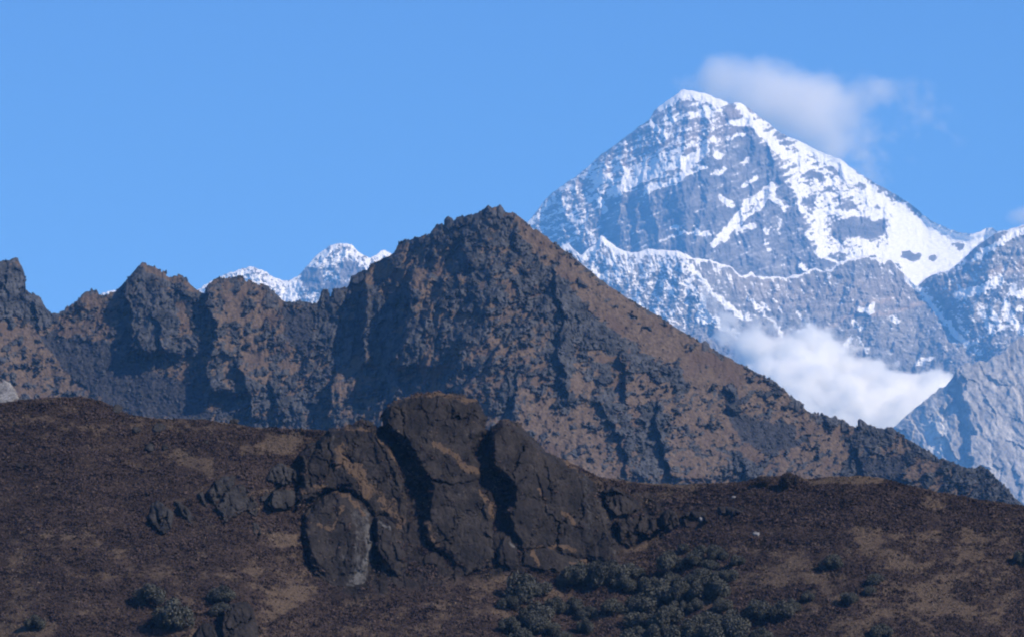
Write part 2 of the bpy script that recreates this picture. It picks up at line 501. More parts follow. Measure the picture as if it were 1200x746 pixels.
    T = np.zeros_like(X)
    stroke(T, wx, wy, [(640, 245), (680, 215), (740, 190), (800, 165), (850, 145), (890, 130)], 16, .8)
    Yr = 27000 + np.interp(x, [480, 620, 802, 1081, 1330], [500, 250, 0, 350, 250])
    k = m / math.tan(math.radians(50))
    Y = Yr[None] - (PY - smooth_sil(sil, 34)(X)) * k - D * (1 - .9 * np.exp(-(PY - tp[None]) / 9)) * m
    o = sheet("snow_mountain", M_everest, X, PY, Y, {'snow': np.clip(S, -.5, 1.5), 'tan': T}, back=1500)
    tag(o, kind='structure')
build_everest()

# ------------------------------------------------------------------ the wall in front of the pyramid (23.5 km)
def build_wall():
    sil = [(300, 520), (470, 400), (560, 330), (620, 292), (645, 288), (655, 290), (665, 285), (672, 292), (681, 299), (690, 291), (699, 287), (702, 279), (704, 275), (708, 277), (713, 283), (722, 289),
           (731, 294), (740, 296), (749, 295), (760, 291), (770, 293), (780, 293), (792, 294), (800, 296), (812, 302), (822, 303), (834, 305), (845, 309), (857, 312), (863, 318), (869, 324),
           (876, 321), (881, 318), (885, 323), (897, 324), (910, 324), (921, 326), (930, 322), (940, 321), (949, 316), (956, 314), (966, 318), (975, 315), (985, 306), (1000, 303), (1012, 300),
           (1030, 303), (1045, 304), (1053, 313), (1063, 324), (1074, 336), (1081, 329), (1090, 323), (1102, 318), (1112, 317), (1122, 309), (1132, 300), (1142, 290), (1154, 281),
           (1165, 274), (1174, 271), (1186, 269), (1200, 263), (1230, 252), (1330, 260), (1440, 320), (1560, 360), (1700, 470)]
    f = interp_sil(sil)
    def top(x): return f(x) + fbm(x / 5, x * 0 + 2.5, 3, 44) * 1.5
    X, PY, x, tp = axes(300, 1700, .85, top, 520, 340, 880, 80)
    m = 23500 * W / 1200
    wx = X + fbm(X / 14, PY / 14, 3, 51) * 5 + fbm(X / 4, PY / 4, 3, 52) * 3.2; wy = PY + fbm(X / 14, PY / 14, 3, 61) * 5 + fbm(X / 4, PY / 4, 3, 62) * 3.2
    h = PY - tp[None]
    D = np.zeros_like(X)
    tent(D, wx, wy, [(800, 300), (836, 343), (876, 385), (911, 444), (940, 500)], 26, 60)
    tent(D, wx, wy, [(704, 280), (740, 330), (790, 390)], 9, 34)
    tent(D, wx, wy, [(800, 303), (786, 355), (780, 420)], 12, 22)
    tent(D, wx, wy, [(822, 347), (848, 390)], 8, 18)
    tent(D, wx, wy, [(1000, 303), (1015, 350), (1060, 420)], 10, 40)
    tent(D, wx, wy, [(1165, 272), (1130, 305), (1100, 325)], 12, 30)
    tent(D, wx, wy, [(1175, 275), (1150, 345), (1110, 430)], 14, 40)
    tent(D, wx, wy, [(900, 324), (925, 370)], 6, 26)
    d, _ = segdist(X, PY, [(1074, 336), (1100, 365), (1130, 400), (1150, 430)])
    D -= 14 * np.exp(-(d / 14) ** 2)
    D += (ridged(wx / 22 + wy / 60, wy / 70, 4, 65) - .6) * 12 + (ridged((X - h * .35) / 11, h / 60, 3, 78) - .6) * 7 * np.exp(-h / 45)
    D += fbm(X / 40, wy / 8, 4, 68) * 3
    D += fbm(X / 5, PY / 6, 3, 69) * 1.2
    S = np.full(X.shape, .15)
    h = PY - tp[None]
    cw = np.interp(X, [560, 640, 700, 800, 830, 1040, 1060, 1330], [4, 5, 9, 8, 3, 3, 1, 1])
    cw = cw * np.clip(.9 + 1.6 * fbm(x / 9, x * 0 + 8.5, 3, 76), .05, 2.2)
    S = np.maximum(S, .95 * (1 - sstep(.5 * cw, 1.5 * cw, h)))
    S += np.clip(fbm((X - h * .35) / 3.2, h / 30, 3, 77) + .08, 0, 1) * np.exp(-h / 34) * np.interp(X, [560, 640, 830, 860, 1040, 1100], [1.6, 1.6, 1.4, .8, .8, .5])
    area(S, wx, wy, [(640, 290), (800, 295), (830, 345), (800, 400), (700, 330)], .24, 12)
    area(S, wx, wy, [(1090, 300), (1200, 300), (1260, 420), (1130, 420)], .14, 12)
    ST = [([(800, 304), (820, 325), (836, 343), (858, 364), (878, 374)], 3, .9), ([(822, 348), (826, 362), (840, 376), (858, 392)], 3, .9), ([(822, 352), (820, 372), (832, 375)], 5, .95),
          ([(858, 390), (872, 398), (884, 406), (899, 427), (912, 446), (935, 480)], 4.5, 1), ([(802, 306), (798, 318)], 3, .9), ([(812, 318), (800, 335), (788, 350)], 1.6, .3),
          ([(812, 318), (808, 332), (806, 345)], 4, .8), ([(875, 348), (890, 361), (906, 376), (919, 396)], 1.8, .85), ([(890, 356), (902, 364)], 1.6, .7),
          ([(906, 352), (918, 366)], 2, .5), ([(936, 368), (950, 384)], 1.8, .75), ([(938, 386), (947, 389)], 3, .95), ([(972, 414), (985, 411), (998, 398)], 3, .85), ([(1008, 362), (1020, 364), (1024, 358)], 3, .95),
          ([(1005, 395), (1018, 412)], 2, .6), ([(1074, 335), (1087, 352), (1101, 367), (1116, 387), (1134, 405)], 3.2, 1), ([(1062, 322), (1074, 338)], 4, 1), ([(1085, 340), (1095, 352)], 2.5, .5),
          ([(1123, 346), (1138, 343), (1155, 338), (1172, 328)], 5.5, .9), ([(1150, 362), (1156, 375), (1163, 390)], 5, .8), ([(1165, 365), (1172, 385)], 4, .8),
          ([(1178, 355), (1184, 374), (1200, 386), (1225, 400)], 5, 1), ([(1188, 340), (1210, 352)], 6, .8), ([(1195, 362), (1220, 372)], 4, .8),
          ([(1142, 302), (1155, 294), (1172, 284), (1196, 270), (1225, 258)], 4, .95), ([(1122, 372), (1134, 390)], 4, .6), ([(1138, 400), (1150, 412)], 3, .6),
          ([(1110, 318), (1130, 312)], 3, .6), ([(700, 292), (725, 318), (735, 328)], 1.8, .8), ([(720, 300), (738, 320)], 1.6, .75), ([(696, 318), (702, 324)], 3, .8), ([(745, 352), (752, 358)], 4, .9),
          ([(758, 312), (768, 322)], 3, .7), ([(778, 335), (786, 342)], 4, .8), ([(775, 300), (785, 310)], 3, .7), ([(1000, 378), (1008, 384)], 3, .7), ([(1046, 372), (1050, 377)], 3, .7),
          ([(1075, 425), (1090, 420)], 3.5, .7), ([(960, 300), (975, 318)], 2, .4)]
    for p, w, v in ST: stroke(S, wx, wy, p, w * 1.08, v * 1.12)
    S = speckle(S, D, fbm((X * .8 - PY * .6) / 5, (X * .6 + PY * .8) / 10, 4, 72), X, PY, 74)
    T = np.zeros_like(X)
    for p, w in [([(958, 392), (985, 376), (1005, 366), (1040, 369), (1065, 358), (1088, 350)], 3), ([(1000, 355), (1030, 353), (1060, 345)], 2), ([(1105, 340), (1150, 322), (1210, 310)], 6),
                 ([(880, 330), (960, 350), (1050, 340)], 20)]:
        stroke(T, wx, wy, p, w, .9 if w < 10 else .35)
    Yr = 23500 + np.interp(x, [470, 700, 810, 950, 1074, 1165, 1330], [300, 0, -150, 50, 180, 60, 150])
    k = m / math.tan(math.radians(52))
    Y = Yr[None] - (PY - smooth_sil(sil, 30)(X)) * k - D * (1 - .9 * np.exp(-h / 9)) * m
    o = sheet("snow_ridge", M_wall, X, PY, Y, {'snow': np.clip(S, -.5, 1.5), 'tan': T}, back=1100)
    tag(o, kind='structure')
build_wall()

# ------------------------------------------------------------------ snow peaks to the left (25 km)
def build_left_peaks():
    sil = [(-120, 520), (40, 400), (100, 352), (125, 342), (138, 339), (146, 335), (152, 334), (170, 345), (215, 346), (232, 339), (240, 333), (252, 327), (265, 321), (280, 316), (296, 312), (304, 315), (312, 319), (323, 326), (332, 329), (342, 327), (350, 323),
           (356, 316), (362, 309), (370, 300), (378, 293), (386, 289), (392, 286), (397, 285), (404, 286), (411, 286), (416, 291), (421, 296), (427, 300), (433, 302), (440, 299), (446, 294), (450, 293), (457, 296), (470, 310), (500, 330), (560, 370), (640, 420), (800, 540)]
    f = interp_sil(sil)
    def top(x): return f(x) + fbm(x / 5, x * 0 + 4.5, 4, 84, .65) * 2.2
    X, PY, x, tp = axes(-120, 800, .85, top, 400, 120, 880, 70)
    m = 25000 * W / 1200
    wx = X + fbm(X / 10, PY / 10, 3, 85) * 4; wy = PY + fbm(X / 10, PY / 10, 3, 86) * 4
    D = np.zeros_like(X)
    tent(D, wx, wy, [(408, 286), (402, 320), (395, 350)], 9, 22)
    tent(D, wx, wy, [(388, 288), (370, 320), (350, 350)], 9, 18)
    tent(D, wx, wy, [(297, 312), (308, 335), (330, 360)], 9, 20)
    tent(D, wx, wy, [(425, 298), (440, 330)], 6, 14)
    D += (ridged((wx + wy * .3) / 13, wy / 26, 4, 87, .6) - .6) * 12 + fbm(X / 4, PY / 5, 3, 88) * 2.2
    h = PY - tp[None]
    S = .62 - h * .003 + fbm(wx / 7, wy / 9, 4, 89) * .3
    for b in [(365, 325, 14, 14, -.75, 0), (412, 318, 18, 12, -.5, 20), (395, 340, 22, 10, -.8, 0), (335, 345, 8, 10, .4, 0), (345, 338, 6, 16, .5, 10), (385, 355, 12, 6, .6, 0), (358, 305, 8, 5, -.4, 0)]:
        blob(S, wx, wy, *b)
    S = speckle(np.minimum(S, .95), D, fbm(wx / 9, wy / 4, 3, 91) * .6, X, PY, 92) + .12 * np.exp(-h / 8)
    Yr = 25000 + x * 0
    Y = Yr[None] - (PY - smooth_sil(sil, 22)(X)) * m / math.tan(math.radians(50)) - D * (1 - .9 * np.exp(-h / 6)) * m
    tag(sheet("distant_snow_peaks", M_left, X, PY, Y, {'snow': np.clip(S, -.5, 1.5), 'tan': S * 0}, back=1200), kind='structure')
build_left_peaks()

# ------------------------------------------------------------------ pale grey mountain on the right (16 km)
def build_grey():
    sil = [(860, 680), (960, 580), (1000, 545), (1030, 514), (1047, 500), (1060, 488), (1072, 478), (1085, 468), (1096, 459), (1101, 454), (1108, 452), (1117, 440), (1121, 432), (1126, 428), (1132, 424), (1138, 428), (1147, 422), (1156, 424), (1163, 417),
           (1172, 415), (1178, 410), (1184, 403), (1190, 398), (1200, 394), (1215, 384), (1240, 368), (1330, 320), (1450, 300), (1600, 360), (1800, 480)]
    f = interp_sil(sil)
    def top(x): return f(x) + fbm(x / 5, x * 0 + 6.5, 3, 94) * 1.4
    X, PY, x, tp = axes(860, 1800, .85, top, 620, 270, 890, 60)
    m = 16000 * W / 1200
    wx = X + fbm(X / 30, PY / 30, 4, 95) * 16; wy = PY + fbm(X / 30, PY / 30, 4, 96) * 16
    D = np.zeros_like(X)
    buttress(D, wx, wy, [(1119, 436), (1127, 455), (1134, 480), (1140, 505), (1141, 560), (1140, 640)], 15, 120, 4, 6)
    buttress(D, wx, wy, [(1093, 492), (1100, 510), (1108, 545), (1110, 600)], 5, 22, 2, 10)
    g1, g2, gr_, gg = worley((wx - wy * .4) / 22, (wy + wx * .3) / 34, 104)
    D += (gr_ - .5) * 5 + gg * 9 + (ridged((wx - wy * .5) / 34, (wy + wx * .3) / 70, 4, 97) - .6) * 6 + fbm((X - PY * .5) / 9, PY / 16, 4, 98) * 2.6 + fbm(X / 4, PY / 4, 2, 99) * .8
    S = np.zeros_like(X)
    area(S, wx, wy, [(1075, 500), (1092, 478), (1108, 500), (1112, 545), (1095, 550)], .75, 8)  # sunlit whitish patch on the left face, painted as paler colour
    S += sstep(.25, .55, fbm((X - PY * .7) / 9, (PY + X * .5) / 40, 4, 103)) * .45
    h = PY - tp[None]
    Y = (16000 + np.interp(x, [960, 1119, 1330], [60, 0, 160]))[None] - (PY - smooth_sil(sil, 30)(X)) * m / math.tan(math.radians(48)) - D * (1 - .9 * np.exp(-h / 6)) * m
    tag(sheet("grey_mountain", M_grey, X, PY, Y, {'snow': np.clip(S, 0, 1), 'tan': S * 0}, back=1000), kind='structure')
build_grey()

# ------------------------------------------------------------------ the brown crag ridge (4.5 km)
MID_SIL = [(-420, 420), (-300, 372), (-220, 350), (-160, 330), (-60, 318), (-20, 310), (0, 307), (8, 306), (13.7, 304.8), (18, 302.5), (21.6, 304), (25, 310.5), (28, 318), (29.6, 325), (29, 333), (29.5, 339), (36.5, 343.5), (45.6, 348), (50, 354), (53.6, 360.6), (58, 366.3), (70.6, 366.8), (79.8, 360.6),
           (86, 355), (91, 350), (96.8, 344.7), (100, 342.4), (111.7, 340.8), (120.8, 344.7), (130, 342.4), (136.7, 340.6), (144.7, 334.4), (151, 325), (157, 317), (162, 311), (168, 309.4), (176, 310), (183.4, 313.3), (191, 318), (199.6, 323.6), (206, 323),
           (213, 323.6), (218, 327), (223, 334), (230.6, 340), (239.4, 342.8), (241.5, 336), (243.9, 331), (255.7, 326.5), (273.3, 324.2), (281, 325), (288, 328), (300, 332), (308, 333), (314.6, 334), (323.5, 344.2), (331, 351), (339, 354), (348, 352), (356.6, 352.3),
           (365, 353), (373, 353.8), (376, 346), (378.7, 340.5), (383, 340.5), (386, 349), (389, 345), (392, 340.5), (401, 339), (408, 334.6), (411, 326), (420, 321), (430, 318), (433, 312.5), (440, 308), (448, 303.6), (456, 299), (464, 293), (466, 286), (471, 282.5),
           (480, 281), (491, 278), (500, 275), (507, 271), (511, 265), (520, 261.8), (524.4, 255.5), (531, 257.8), (538, 255), (544.5, 253.8), (555, 251), (566, 247), (571, 242.5), (576.7, 245), (586, 243), (590, 247), (601, 250.5), (610, 256), (617, 261.5), (625, 268.5),
           (640, 278), (653.8, 287), (677, 306), (700.7, 326), (724, 342), (747.6, 357), (770, 370), (794.5, 385), (827, 405), (855, 420), (879, 432), (895, 441), (909, 448), (916, 454), (923, 460.6), (926, 465.5), (939, 472), (942, 478), (951, 483.4), (967, 487.5), (978, 489.5),
           (981, 492.8), (986, 493), (997, 498.7), (1007, 501), (1015, 498), (1024, 500.8), (1038, 502), (1045, 501.4), (1051.7, 506.5), (1064, 514), (1076.7, 522.4), (1087, 529), (1097, 536), (1113, 540.6), (1122, 544), (1133.7, 548.6), (1147, 547.5), (1158.8, 549.8),
           (1168, 560), (1181.5, 573.7), (1193, 586), (1200, 593), (1240, 618), (1340, 664), (1450, 690), (1660, 760)]
_mf = interp_sil(MID_SIL)
_ms = smooth_sil(MID_SIL, 75)
def mid_top(x):
    rocky = np.interp(x, [0, 610, 660, 900, 960, 1200], [1, 1, .45, .5, .8, .6])
    f1, f2, cr, cg = worley(x / 5.0, x * 0 + 3.3, 7)
    f1, f2, cr2, cg2 = worley(x / 13.0, x * 0 + 5.3, 17)
    amp = np.clip(.6 + 1.4 * fbm(x / 30, x * 0 + .9, 2, 18), .1, 1.4)
    return _mf(x) + rocky * ((cr - .5) * 3.6 * amp + (cr2 - .5) * 2.6 + cg2 * 3 + fbm(x / 2.5, x * 0 + 1.7, 2, 6) * 1.2) - .3
MID_M = 3000 * W / 1200
def mid_base(x, py):
    """distance of the smooth ridge face before relief"""
    tp = _ms(x)
    yr = 3000 + np.interp(x, [-160, 60, 250, 420, 575, 800, 1000, 1340], [100, 150, 105, 80, 0, -30, -50, -200])
    return yr - (py - tp) * MID_M / math.tan(math.radians(43))
def build_mid():
    X, PY, x, tp = axes(-420, 1660, .8, mid_top, 610, 400, 900, 110)
    wx = X + fbm(X / 12, PY / 12, 3, 121) * 5 + fbm(X / 4, PY / 4, 2, 123) * 1.6; wy = PY + fbm(X / 12, PY / 12, 3, 131) * 5
    h = PY - tp[None]
    # grass / scree cover
    G = .34 - .16 * sstep(620, 700, X)
    A = lambda pts, v, s=8: area(G, wx, wy, pts, v, s)
    A([(604, 258), (640, 280), (700, 328), (760, 366), (830, 408), (880, 436), (860, 450), (800, 440), (740, 402), (700, 374), (675, 345), (650, 310), (620, 285)], .66)
    A([(740, 400), (830, 420), (900, 450), (960, 490), (1000, 508), (990, 580), (640, 580), (620, 480), (680, 420)], .37, 14)
    A([(-120, 375), (30, 375), (60, 400), (110, 460), (140, 500), (-120, 500)], .28)
    A([(530, 400), (640, 380), (650, 560), (540, 520)], .16, 14)
    A([(1040, 505), (1100, 540), (1130, 600), (1030, 580)], .34, 10)
    A([(246, 332), (338, 350), (348, 440), (265, 445)], .20, 10)
    A([(465, 288), (560, 262), (560, 330), (470, 330)], .14, 10)
    A([(390, 425), (520, 400), (520, 510), (380, 500)], .20, 12)
    A([(95, 345), (140, 345), (140, 392), (60, 388)], .25, 8)
    for p, w, v in [([(420, 332), (450, 320), (480, 326)], 10, .8), ([(490, 322), (502, 360)], 9, .85), ([(505, 300), (545, 262)], 8, .3), ([(470, 290), (500, 285)], 8, .5), ([(585, 325), (600, 345)], 10, .6), ([(560, 318), (580, 312)], 8, .5),
                    ([(400, 440), (418, 420), (420, 450)], 9, .8), ([(430, 440), (445, 470)], 8, .6), ([(430, 490), (460, 480)], 8, .6), ([(505, 395), (500, 440)], 7, .6), ([(535, 375), (560, 380)], 9, .5),
                    ([(168, 313), (190, 320), (216, 332)], 6, .75), ([(212, 360), (218, 382)], 6, .85), ([(190, 428), (215, 445)], 10, .6), ([(205, 480), (240, 478)], 12, .6),
                    ([(248, 335), (280, 330), (305, 338)], 8, .55), ([(262, 365), (290, 372), (330, 385)], 8, .65), ([(290, 345), (310, 352)], 8, .4), ([(300, 425), (325, 418), (345, 430)], 9, .6), ([(280, 450), (290, 470)], 4, .6),
                    ([(100, 345), (125, 352)], 6, .5), ([(60, 382), (80, 390), (105, 388)], 6, .8), ([(345, 400), (380, 420)], 8, .45)]:
        stroke(G, wx, wy, p, w, v)
    for p, w, v in [([(152, 335), (165, 370), (172, 410)], 16, -.3), ([(195, 340), (195, 390)], 10, -.3), ([(385, 370), (400, 410)], 18, -.3), ([(440, 370), (450, 450)], 22, -.3), ([(560, 255), (540, 300), (570, 330)], 16, -.22), ([(10, 320), (15, 350), (50, 370)], 12, -.4), ([(490, 380), (482, 425)], 10, -.35), ([(640, 325), (665, 350), (690, 380), (720, 402), (760, 422), (790, 432)], 12, -.5), ([(700, 440), (715, 470), (740, 510), (760, 560)], 13, -.32), ([(655, 380), (660, 420), (662, 470)], 9, -.6), ([(765, 480), (768, 545)], 12, -.6),
                    ([(600, 440), (590, 500)], 8, -.5), ([(790, 430), (800, 455)], 8, -.5), ([(855, 455), (862, 480)], 6, -.6), ([(865, 540), (885, 555)], 8, -.5), ([(640, 300), (700, 345), (760, 385)], 3, -.3)]:
        stroke(G, wx, wy, p, w, v, 'add')
    G += .05 * sstep(600, 700, X) + fbm(wx / 26, wy / 20, 4, 140) * .55 + fbm((X + .4 * PY) / 11, PY / 8, 4, 141, .65) * .95
    C = np.zeros_like(X)
    area(C, wx, wy, [(45, 392), (110, 398), (165, 428), (235, 455), (250, 492), (150, 486), (80, 440)], 1.0, 8)
    area(C, wx, wy, [(845, 476), (880, 488), (932, 498), (936, 522), (900, 532), (868, 515)], .9, 8)
    area(C, wx, wy, [(330, 360), (370, 360), (365, 420), (330, 400)], .7, 8)
    area(C, wx, wy, [(1000, 535), (1060, 530), (1060, 575), (1000, 570)], .7, 8)
    C += fbm(wx / 10, wy / 8, 3, 143) * .3
    rock = (1 - sstep(.3, .6, G)) * (1 - .8 * sstep(.4, .6, C))
    # relief
    D = np.zeros_like(X)
    bx = wx + fbm(X / 34, PY / 34, 3, 160) * 11
    B = lambda pts, a, w, s=2.0, fd=10: buttress(D, bx, wy, pts, a * 2.1, w, s, fd)
    B([(152, 318), (150, 345), (154, 385), (160, 412)], 14, 75, 3)
    B([(183, 365), (187, 385), (190, 412)], 7, 25)
    B([(163, 388), (166, 420)], 4, 18)
    B([(243, 338), (248, 370), (247, 400), (243, 430), (247, 458)], 16, 60, 3)
    B([(283, 425), (290, 450), (298, 487)], 12, 30)
    B([(315, 450), (322, 480)], 6, 18)
    B([(392, 440), (389, 470), (385, 505)], 14, 40)
    B([(424, 328), (428, 355), (430, 385), (427, 425)], 15, 14, 2)
    B([(482, 325), (480, 370), (472, 400), (464, 430)], 22, 42, 3)
    B([(533, 305), (538, 340), (536, 370)], 4.5, 30)
    B([(545, 275), (549, 310)], 6, 26)
    B([(556, 330), (559, 365)], 4, 20)
    B([(545, 395), (532, 430), (520, 462)], 10, 40)
    B([(640, 355), (612, 380), (587, 405), (566, 425), (546, 450), (520, 484)], 9, 40)
    B([(648, 318), (652, 345), (664, 372)], 9, 40)
    B([(657, 380), (656, 420), (662, 470)], 9, 34)
    B([(728, 415), (735, 440), (738, 470)], 8, 40)
    B([(612, 425), (604, 460), (600, 520)], 7, 26)
    B([(700, 470), (722, 505), (742, 560)], 7, 40)
    B([(770, 475), (775, 520), (790, 560)], 10, 50)
    B([(850, 455), (858, 478)], 6, 24)
    B([(868, 540), (880, 575)], 6, 30)
    B([(1000, 520), (1010, 560)], 6, 40)
    B([(95, 344), (97, 365)], 5, 22)
    B([(40, 352), (42, 385)], 5, 16)
    B([(8, 312), (12, 345)], 4, 18)
    B([(455, 300), (462, 320)], 6, 18)
    sh = np.interp(X, [300, 520, 700, 900], [.12, .55, .55, .25])
    D += rock * 4.0 + (ridged((wx + wy * sh) / 42, wy / 80, 4, 150) - .6) * (18 - 9 * sstep(460, 360, X) - 12 * sstep(600, 760, X) * sstep(.3, .6, G)) * (1 - .75 * sstep(.4, .6, C))
    D += fbm(wx / 20, wy / 24, 4, 151, .6) * 7
    f1, f2, cr, cg = worley((wx + wy * sh * .6 + fbm(X / 40, PY / 40, 2, 161) * 14) / 17, wy / 26, 152)
    D += rock * ((cr - .5) * 7.5 + cg * 10 - .6 * np.exp(-((f2 - f1) / .10) ** 2))
    f1, f2, cr, cg = worley(wx / 5.2, wy / 7.5, 153)
    D += (rock * .95 + .14) * ((cr - .45) * 3.6 + cg * 6 - .3 * np.exp(-((f2 - f1) / .14) ** 2))
    f1, f2, cr, cg = worley(X / 2.6, PY / 2.8, 154)
    D += (rock * .6 + .35 * sstep(.35, .6, C)) * (cr - .5) * 1.6
    D += fbm(X / 3, PY / 3, 2, 155) * .5
    Y = mid_base(X, PY) - D * (1 - .85 * np.exp(-h / 5)) * MID_M
    o = sheet("crag_ridge", M_mid, X, PY, Y, {'grass': np.clip(G, -1, 2), 'scree': np.clip(C, -1, 2)}, back=300)
    tag(o, kind='structure')
    return X, PY, Y, rock, G, C
MID = build_mid()

# ------------------------------------------------------------------ the near hill (1.3 km)
HILL_SIL = [(-620, 540), (-400, 500), (-200, 478), (-60, 474), (0, 471), (50, 466), (95, 464), (120, 470), (133, 476), (150, 485), (180, 490), (240, 491), (270, 496), (300, 500), (350, 502), (385, 504), (430, 500), (470, 498), (520, 496), (560, 500), (600, 512), (640, 532), (655, 537), (680, 547),
            (700, 558), (730, 562), (760, 566), (800, 567), (850, 565), (875, 563), (893, 558), (910, 558), (925, 554), (945, 561), (975, 558), (1010, 557), (1035, 560), (1060, 567), (1100, 576), (1150, 585), (1200, 592), (1260, 600), (1400, 620), (1600, 670), (1820, 760)]
_hf = interp_sil(HILL_SIL)
_hs = smooth_sil(HILL_SIL, 40)
HILL_M = 900 * W / 1200
def hill_base(x, py):
    tp = _hs(x)
    yr = 920 + np.interp(x, [-200, 0, 400, 720, 760, 1000, 1400], [28, 14, 0, 12, 20, 8, 8])
    d = py - tp
    # the cliff stands steeper than the slopes around it
    cl = sstep(250, 400, x) * (1 - sstep(660, 830, x))
    k1 = HILL_M / math.tan(math.radians(30))
    kc = HILL_M / math.tan(math.radians(52))
    b = 675.0
    up = np.minimum(d, b - tp); lo = d - up
    return yr - (up * (k1 + (kc - k1) * cl) + lo * k1)
def hill_top(x):
    return _hf(x) + fbm(x / 14, x * 0 + .3, 3, 205) * 1.6 + fbm(x / 4, x * 0 + 1.3, 2, 206) * .8
def hill_relief(X, PY):
    D = fbm(X / 120, PY / 60, 3, 210) * 16 + fbm(X / 26, PY / 16, 4, 211) * 2.4
    D += (ridged(X / 60 + PY / 50, PY / 90, 3, 212) - .6) * 4
    return D
def grass_open(X, PY):
    g = fbm(X / 45, PY / 22, 4, 220) * .9 + fbm(X / 12, PY / 6, 3, 221) * .55
    for p, w, v in [([(290, 530), (330, 520), (345, 512)], 10, .7), ([(215, 535), (240, 545)], 8, .4), ([(405, 540), (425, 560), (430, 575)], 10, .6), ([(340, 640), (350, 670), (330, 700)], 24, .35), ([(975, 560), (1010, 560), (1030, 562)], 5, .9), ([(950, 566), (975, 562)], 3, .8),
                    ([(735, 562), (800, 569), (850, 567)], 2.5, .9), ([(1040, 640), (1120, 650), (1160, 700)], 40, .3), ([(880, 680), (940, 670)], 14, .45), ([(1050, 720), (1090, 700)], 20, .45), ([(960, 690), (1000, 740)], 16, .3),
                    ([(560, 690), (590, 680)], 12, .5), ([(1080, 590), (1100, 595)], 4, .5), ([(740, 640), (770, 630)], 8, .45), ([(0, 740), (60, 735)], 8, .4)]:
        stroke(g, X, PY, p, w, v, 'add')
    for p, w, v in [([(850, 590), (1000, 590), (1100, 610)], 26, -.35), ([(0, 540), (180, 590), (260, 640)], 40, -.2), ([(230, 560), (330, 530)], 10, -.2)]:
        stroke(g, X, PY, p, w, v, 'add')
    return g
def hill_Y(X, PY):
    tp = _hf(X)
    h = np.clip(PY - tp, 0, None)
    D = hill_relief(X, PY)
    return hill_base(X, PY) - D * (1 - np.exp(-h / 10)) * HILL_M
CLIFF_AREA = [(345, 600), (352, 530), (390, 505), (450, 495), (520, 490), (600, 500), (660, 545), (700, 570), (740, 568), (780, 590), (776, 625), (735, 645), (700, 668), (600, 672), (540, 678), (480, 690), (420, 700), (365, 670)]
def cliff_rock(X, PY):
    r = np.zeros_like(X)
    area(r, X + fbm(X / 18, PY / 18, 3, 240) * 14, PY + fbm(X / 18, PY / 18, 3, 241) * 14, CLIFF_AREA, 1.0, 9)
    return r
def build_hill():
    X, PY, x, tp = axes(-620, 1820, 1.0, hill_top, 760, 280, 946, 90)
    g = grass_open(X, PY)
    r = cliff_rock(X, PY)
    f1, f2, cr, cg = worley(X / 13, PY / 20, 242)
    Y = hill_Y(X, PY) - (fbm(X / 4, PY / 3, 3, 213) * .9 + r * ((cr - .5) * 8 + cg * 10 + fbm(X / 12, PY / 18, 4, 243) * 5)) * HILL_M
    o = sheet("hillside", M_hill, X, PY, Y, {'grass': sstep(.05, .5, g), 'rock': r}, back=110, back_slope=35)
    tag(o, kind='structure')
build_hill()

# scrub: a carpet of small twiggy clumps
def leaf_cloud(cx, cy, cz, rad, n, leaf, rng, flat=.75, shell=.55, umin=-.15, jit=.45):
    """n quads per clump spread through the upper half ball of each clump; returns verts, quads, clump index"""
    N = len(cx)
    th = rng.uniform(0, 2 * math.pi, (N, n)); u = rng.uniform(umin, 1, (N, n)); r = rng.uniform(shell, 1, (N, n))
    q = np.sqrt(np.clip(1 - u * u, 0, 1))
    R = rad[:, None]
    px = cx[:, None] + R * r * q * np.cos(th); py = cy[:, None] + R * r * q * np.sin(th); pz = cz[:, None] + R * flat * r * u
    nrm = np.stack((q * np.cos(th), q * np.sin(th), u * .8 + .25), -1) + rng.normal(0, jit, (N, n, 3))
    nrm /= np.linalg.norm(nrm, axis=-1, keepdims=True)
    a = np.cross(nrm, rng.normal(0, 1, (N, n, 3))); a /= np.linalg.norm(a, axis=-1, keepdims=True) + 1e-9
    b = np.cross(nrm, a)
    s = (R * leaf * rng.uniform(.6, 1.3, (N, n)))[..., None]
    P = np.stack((px, py, pz), -1)
    V = np.stack((P - a * s - b * s * .6, P + a * s - b * s * .6, P + a * s * .7 + b * s, P - a * s * .7 + b * s), 2)
    nq = N * n
    return V.reshape(-1, 3), np.arange(nq * 4, dtype=np.int32).reshape(-1, 4), np.repeat(np.arange(N), n * 4)

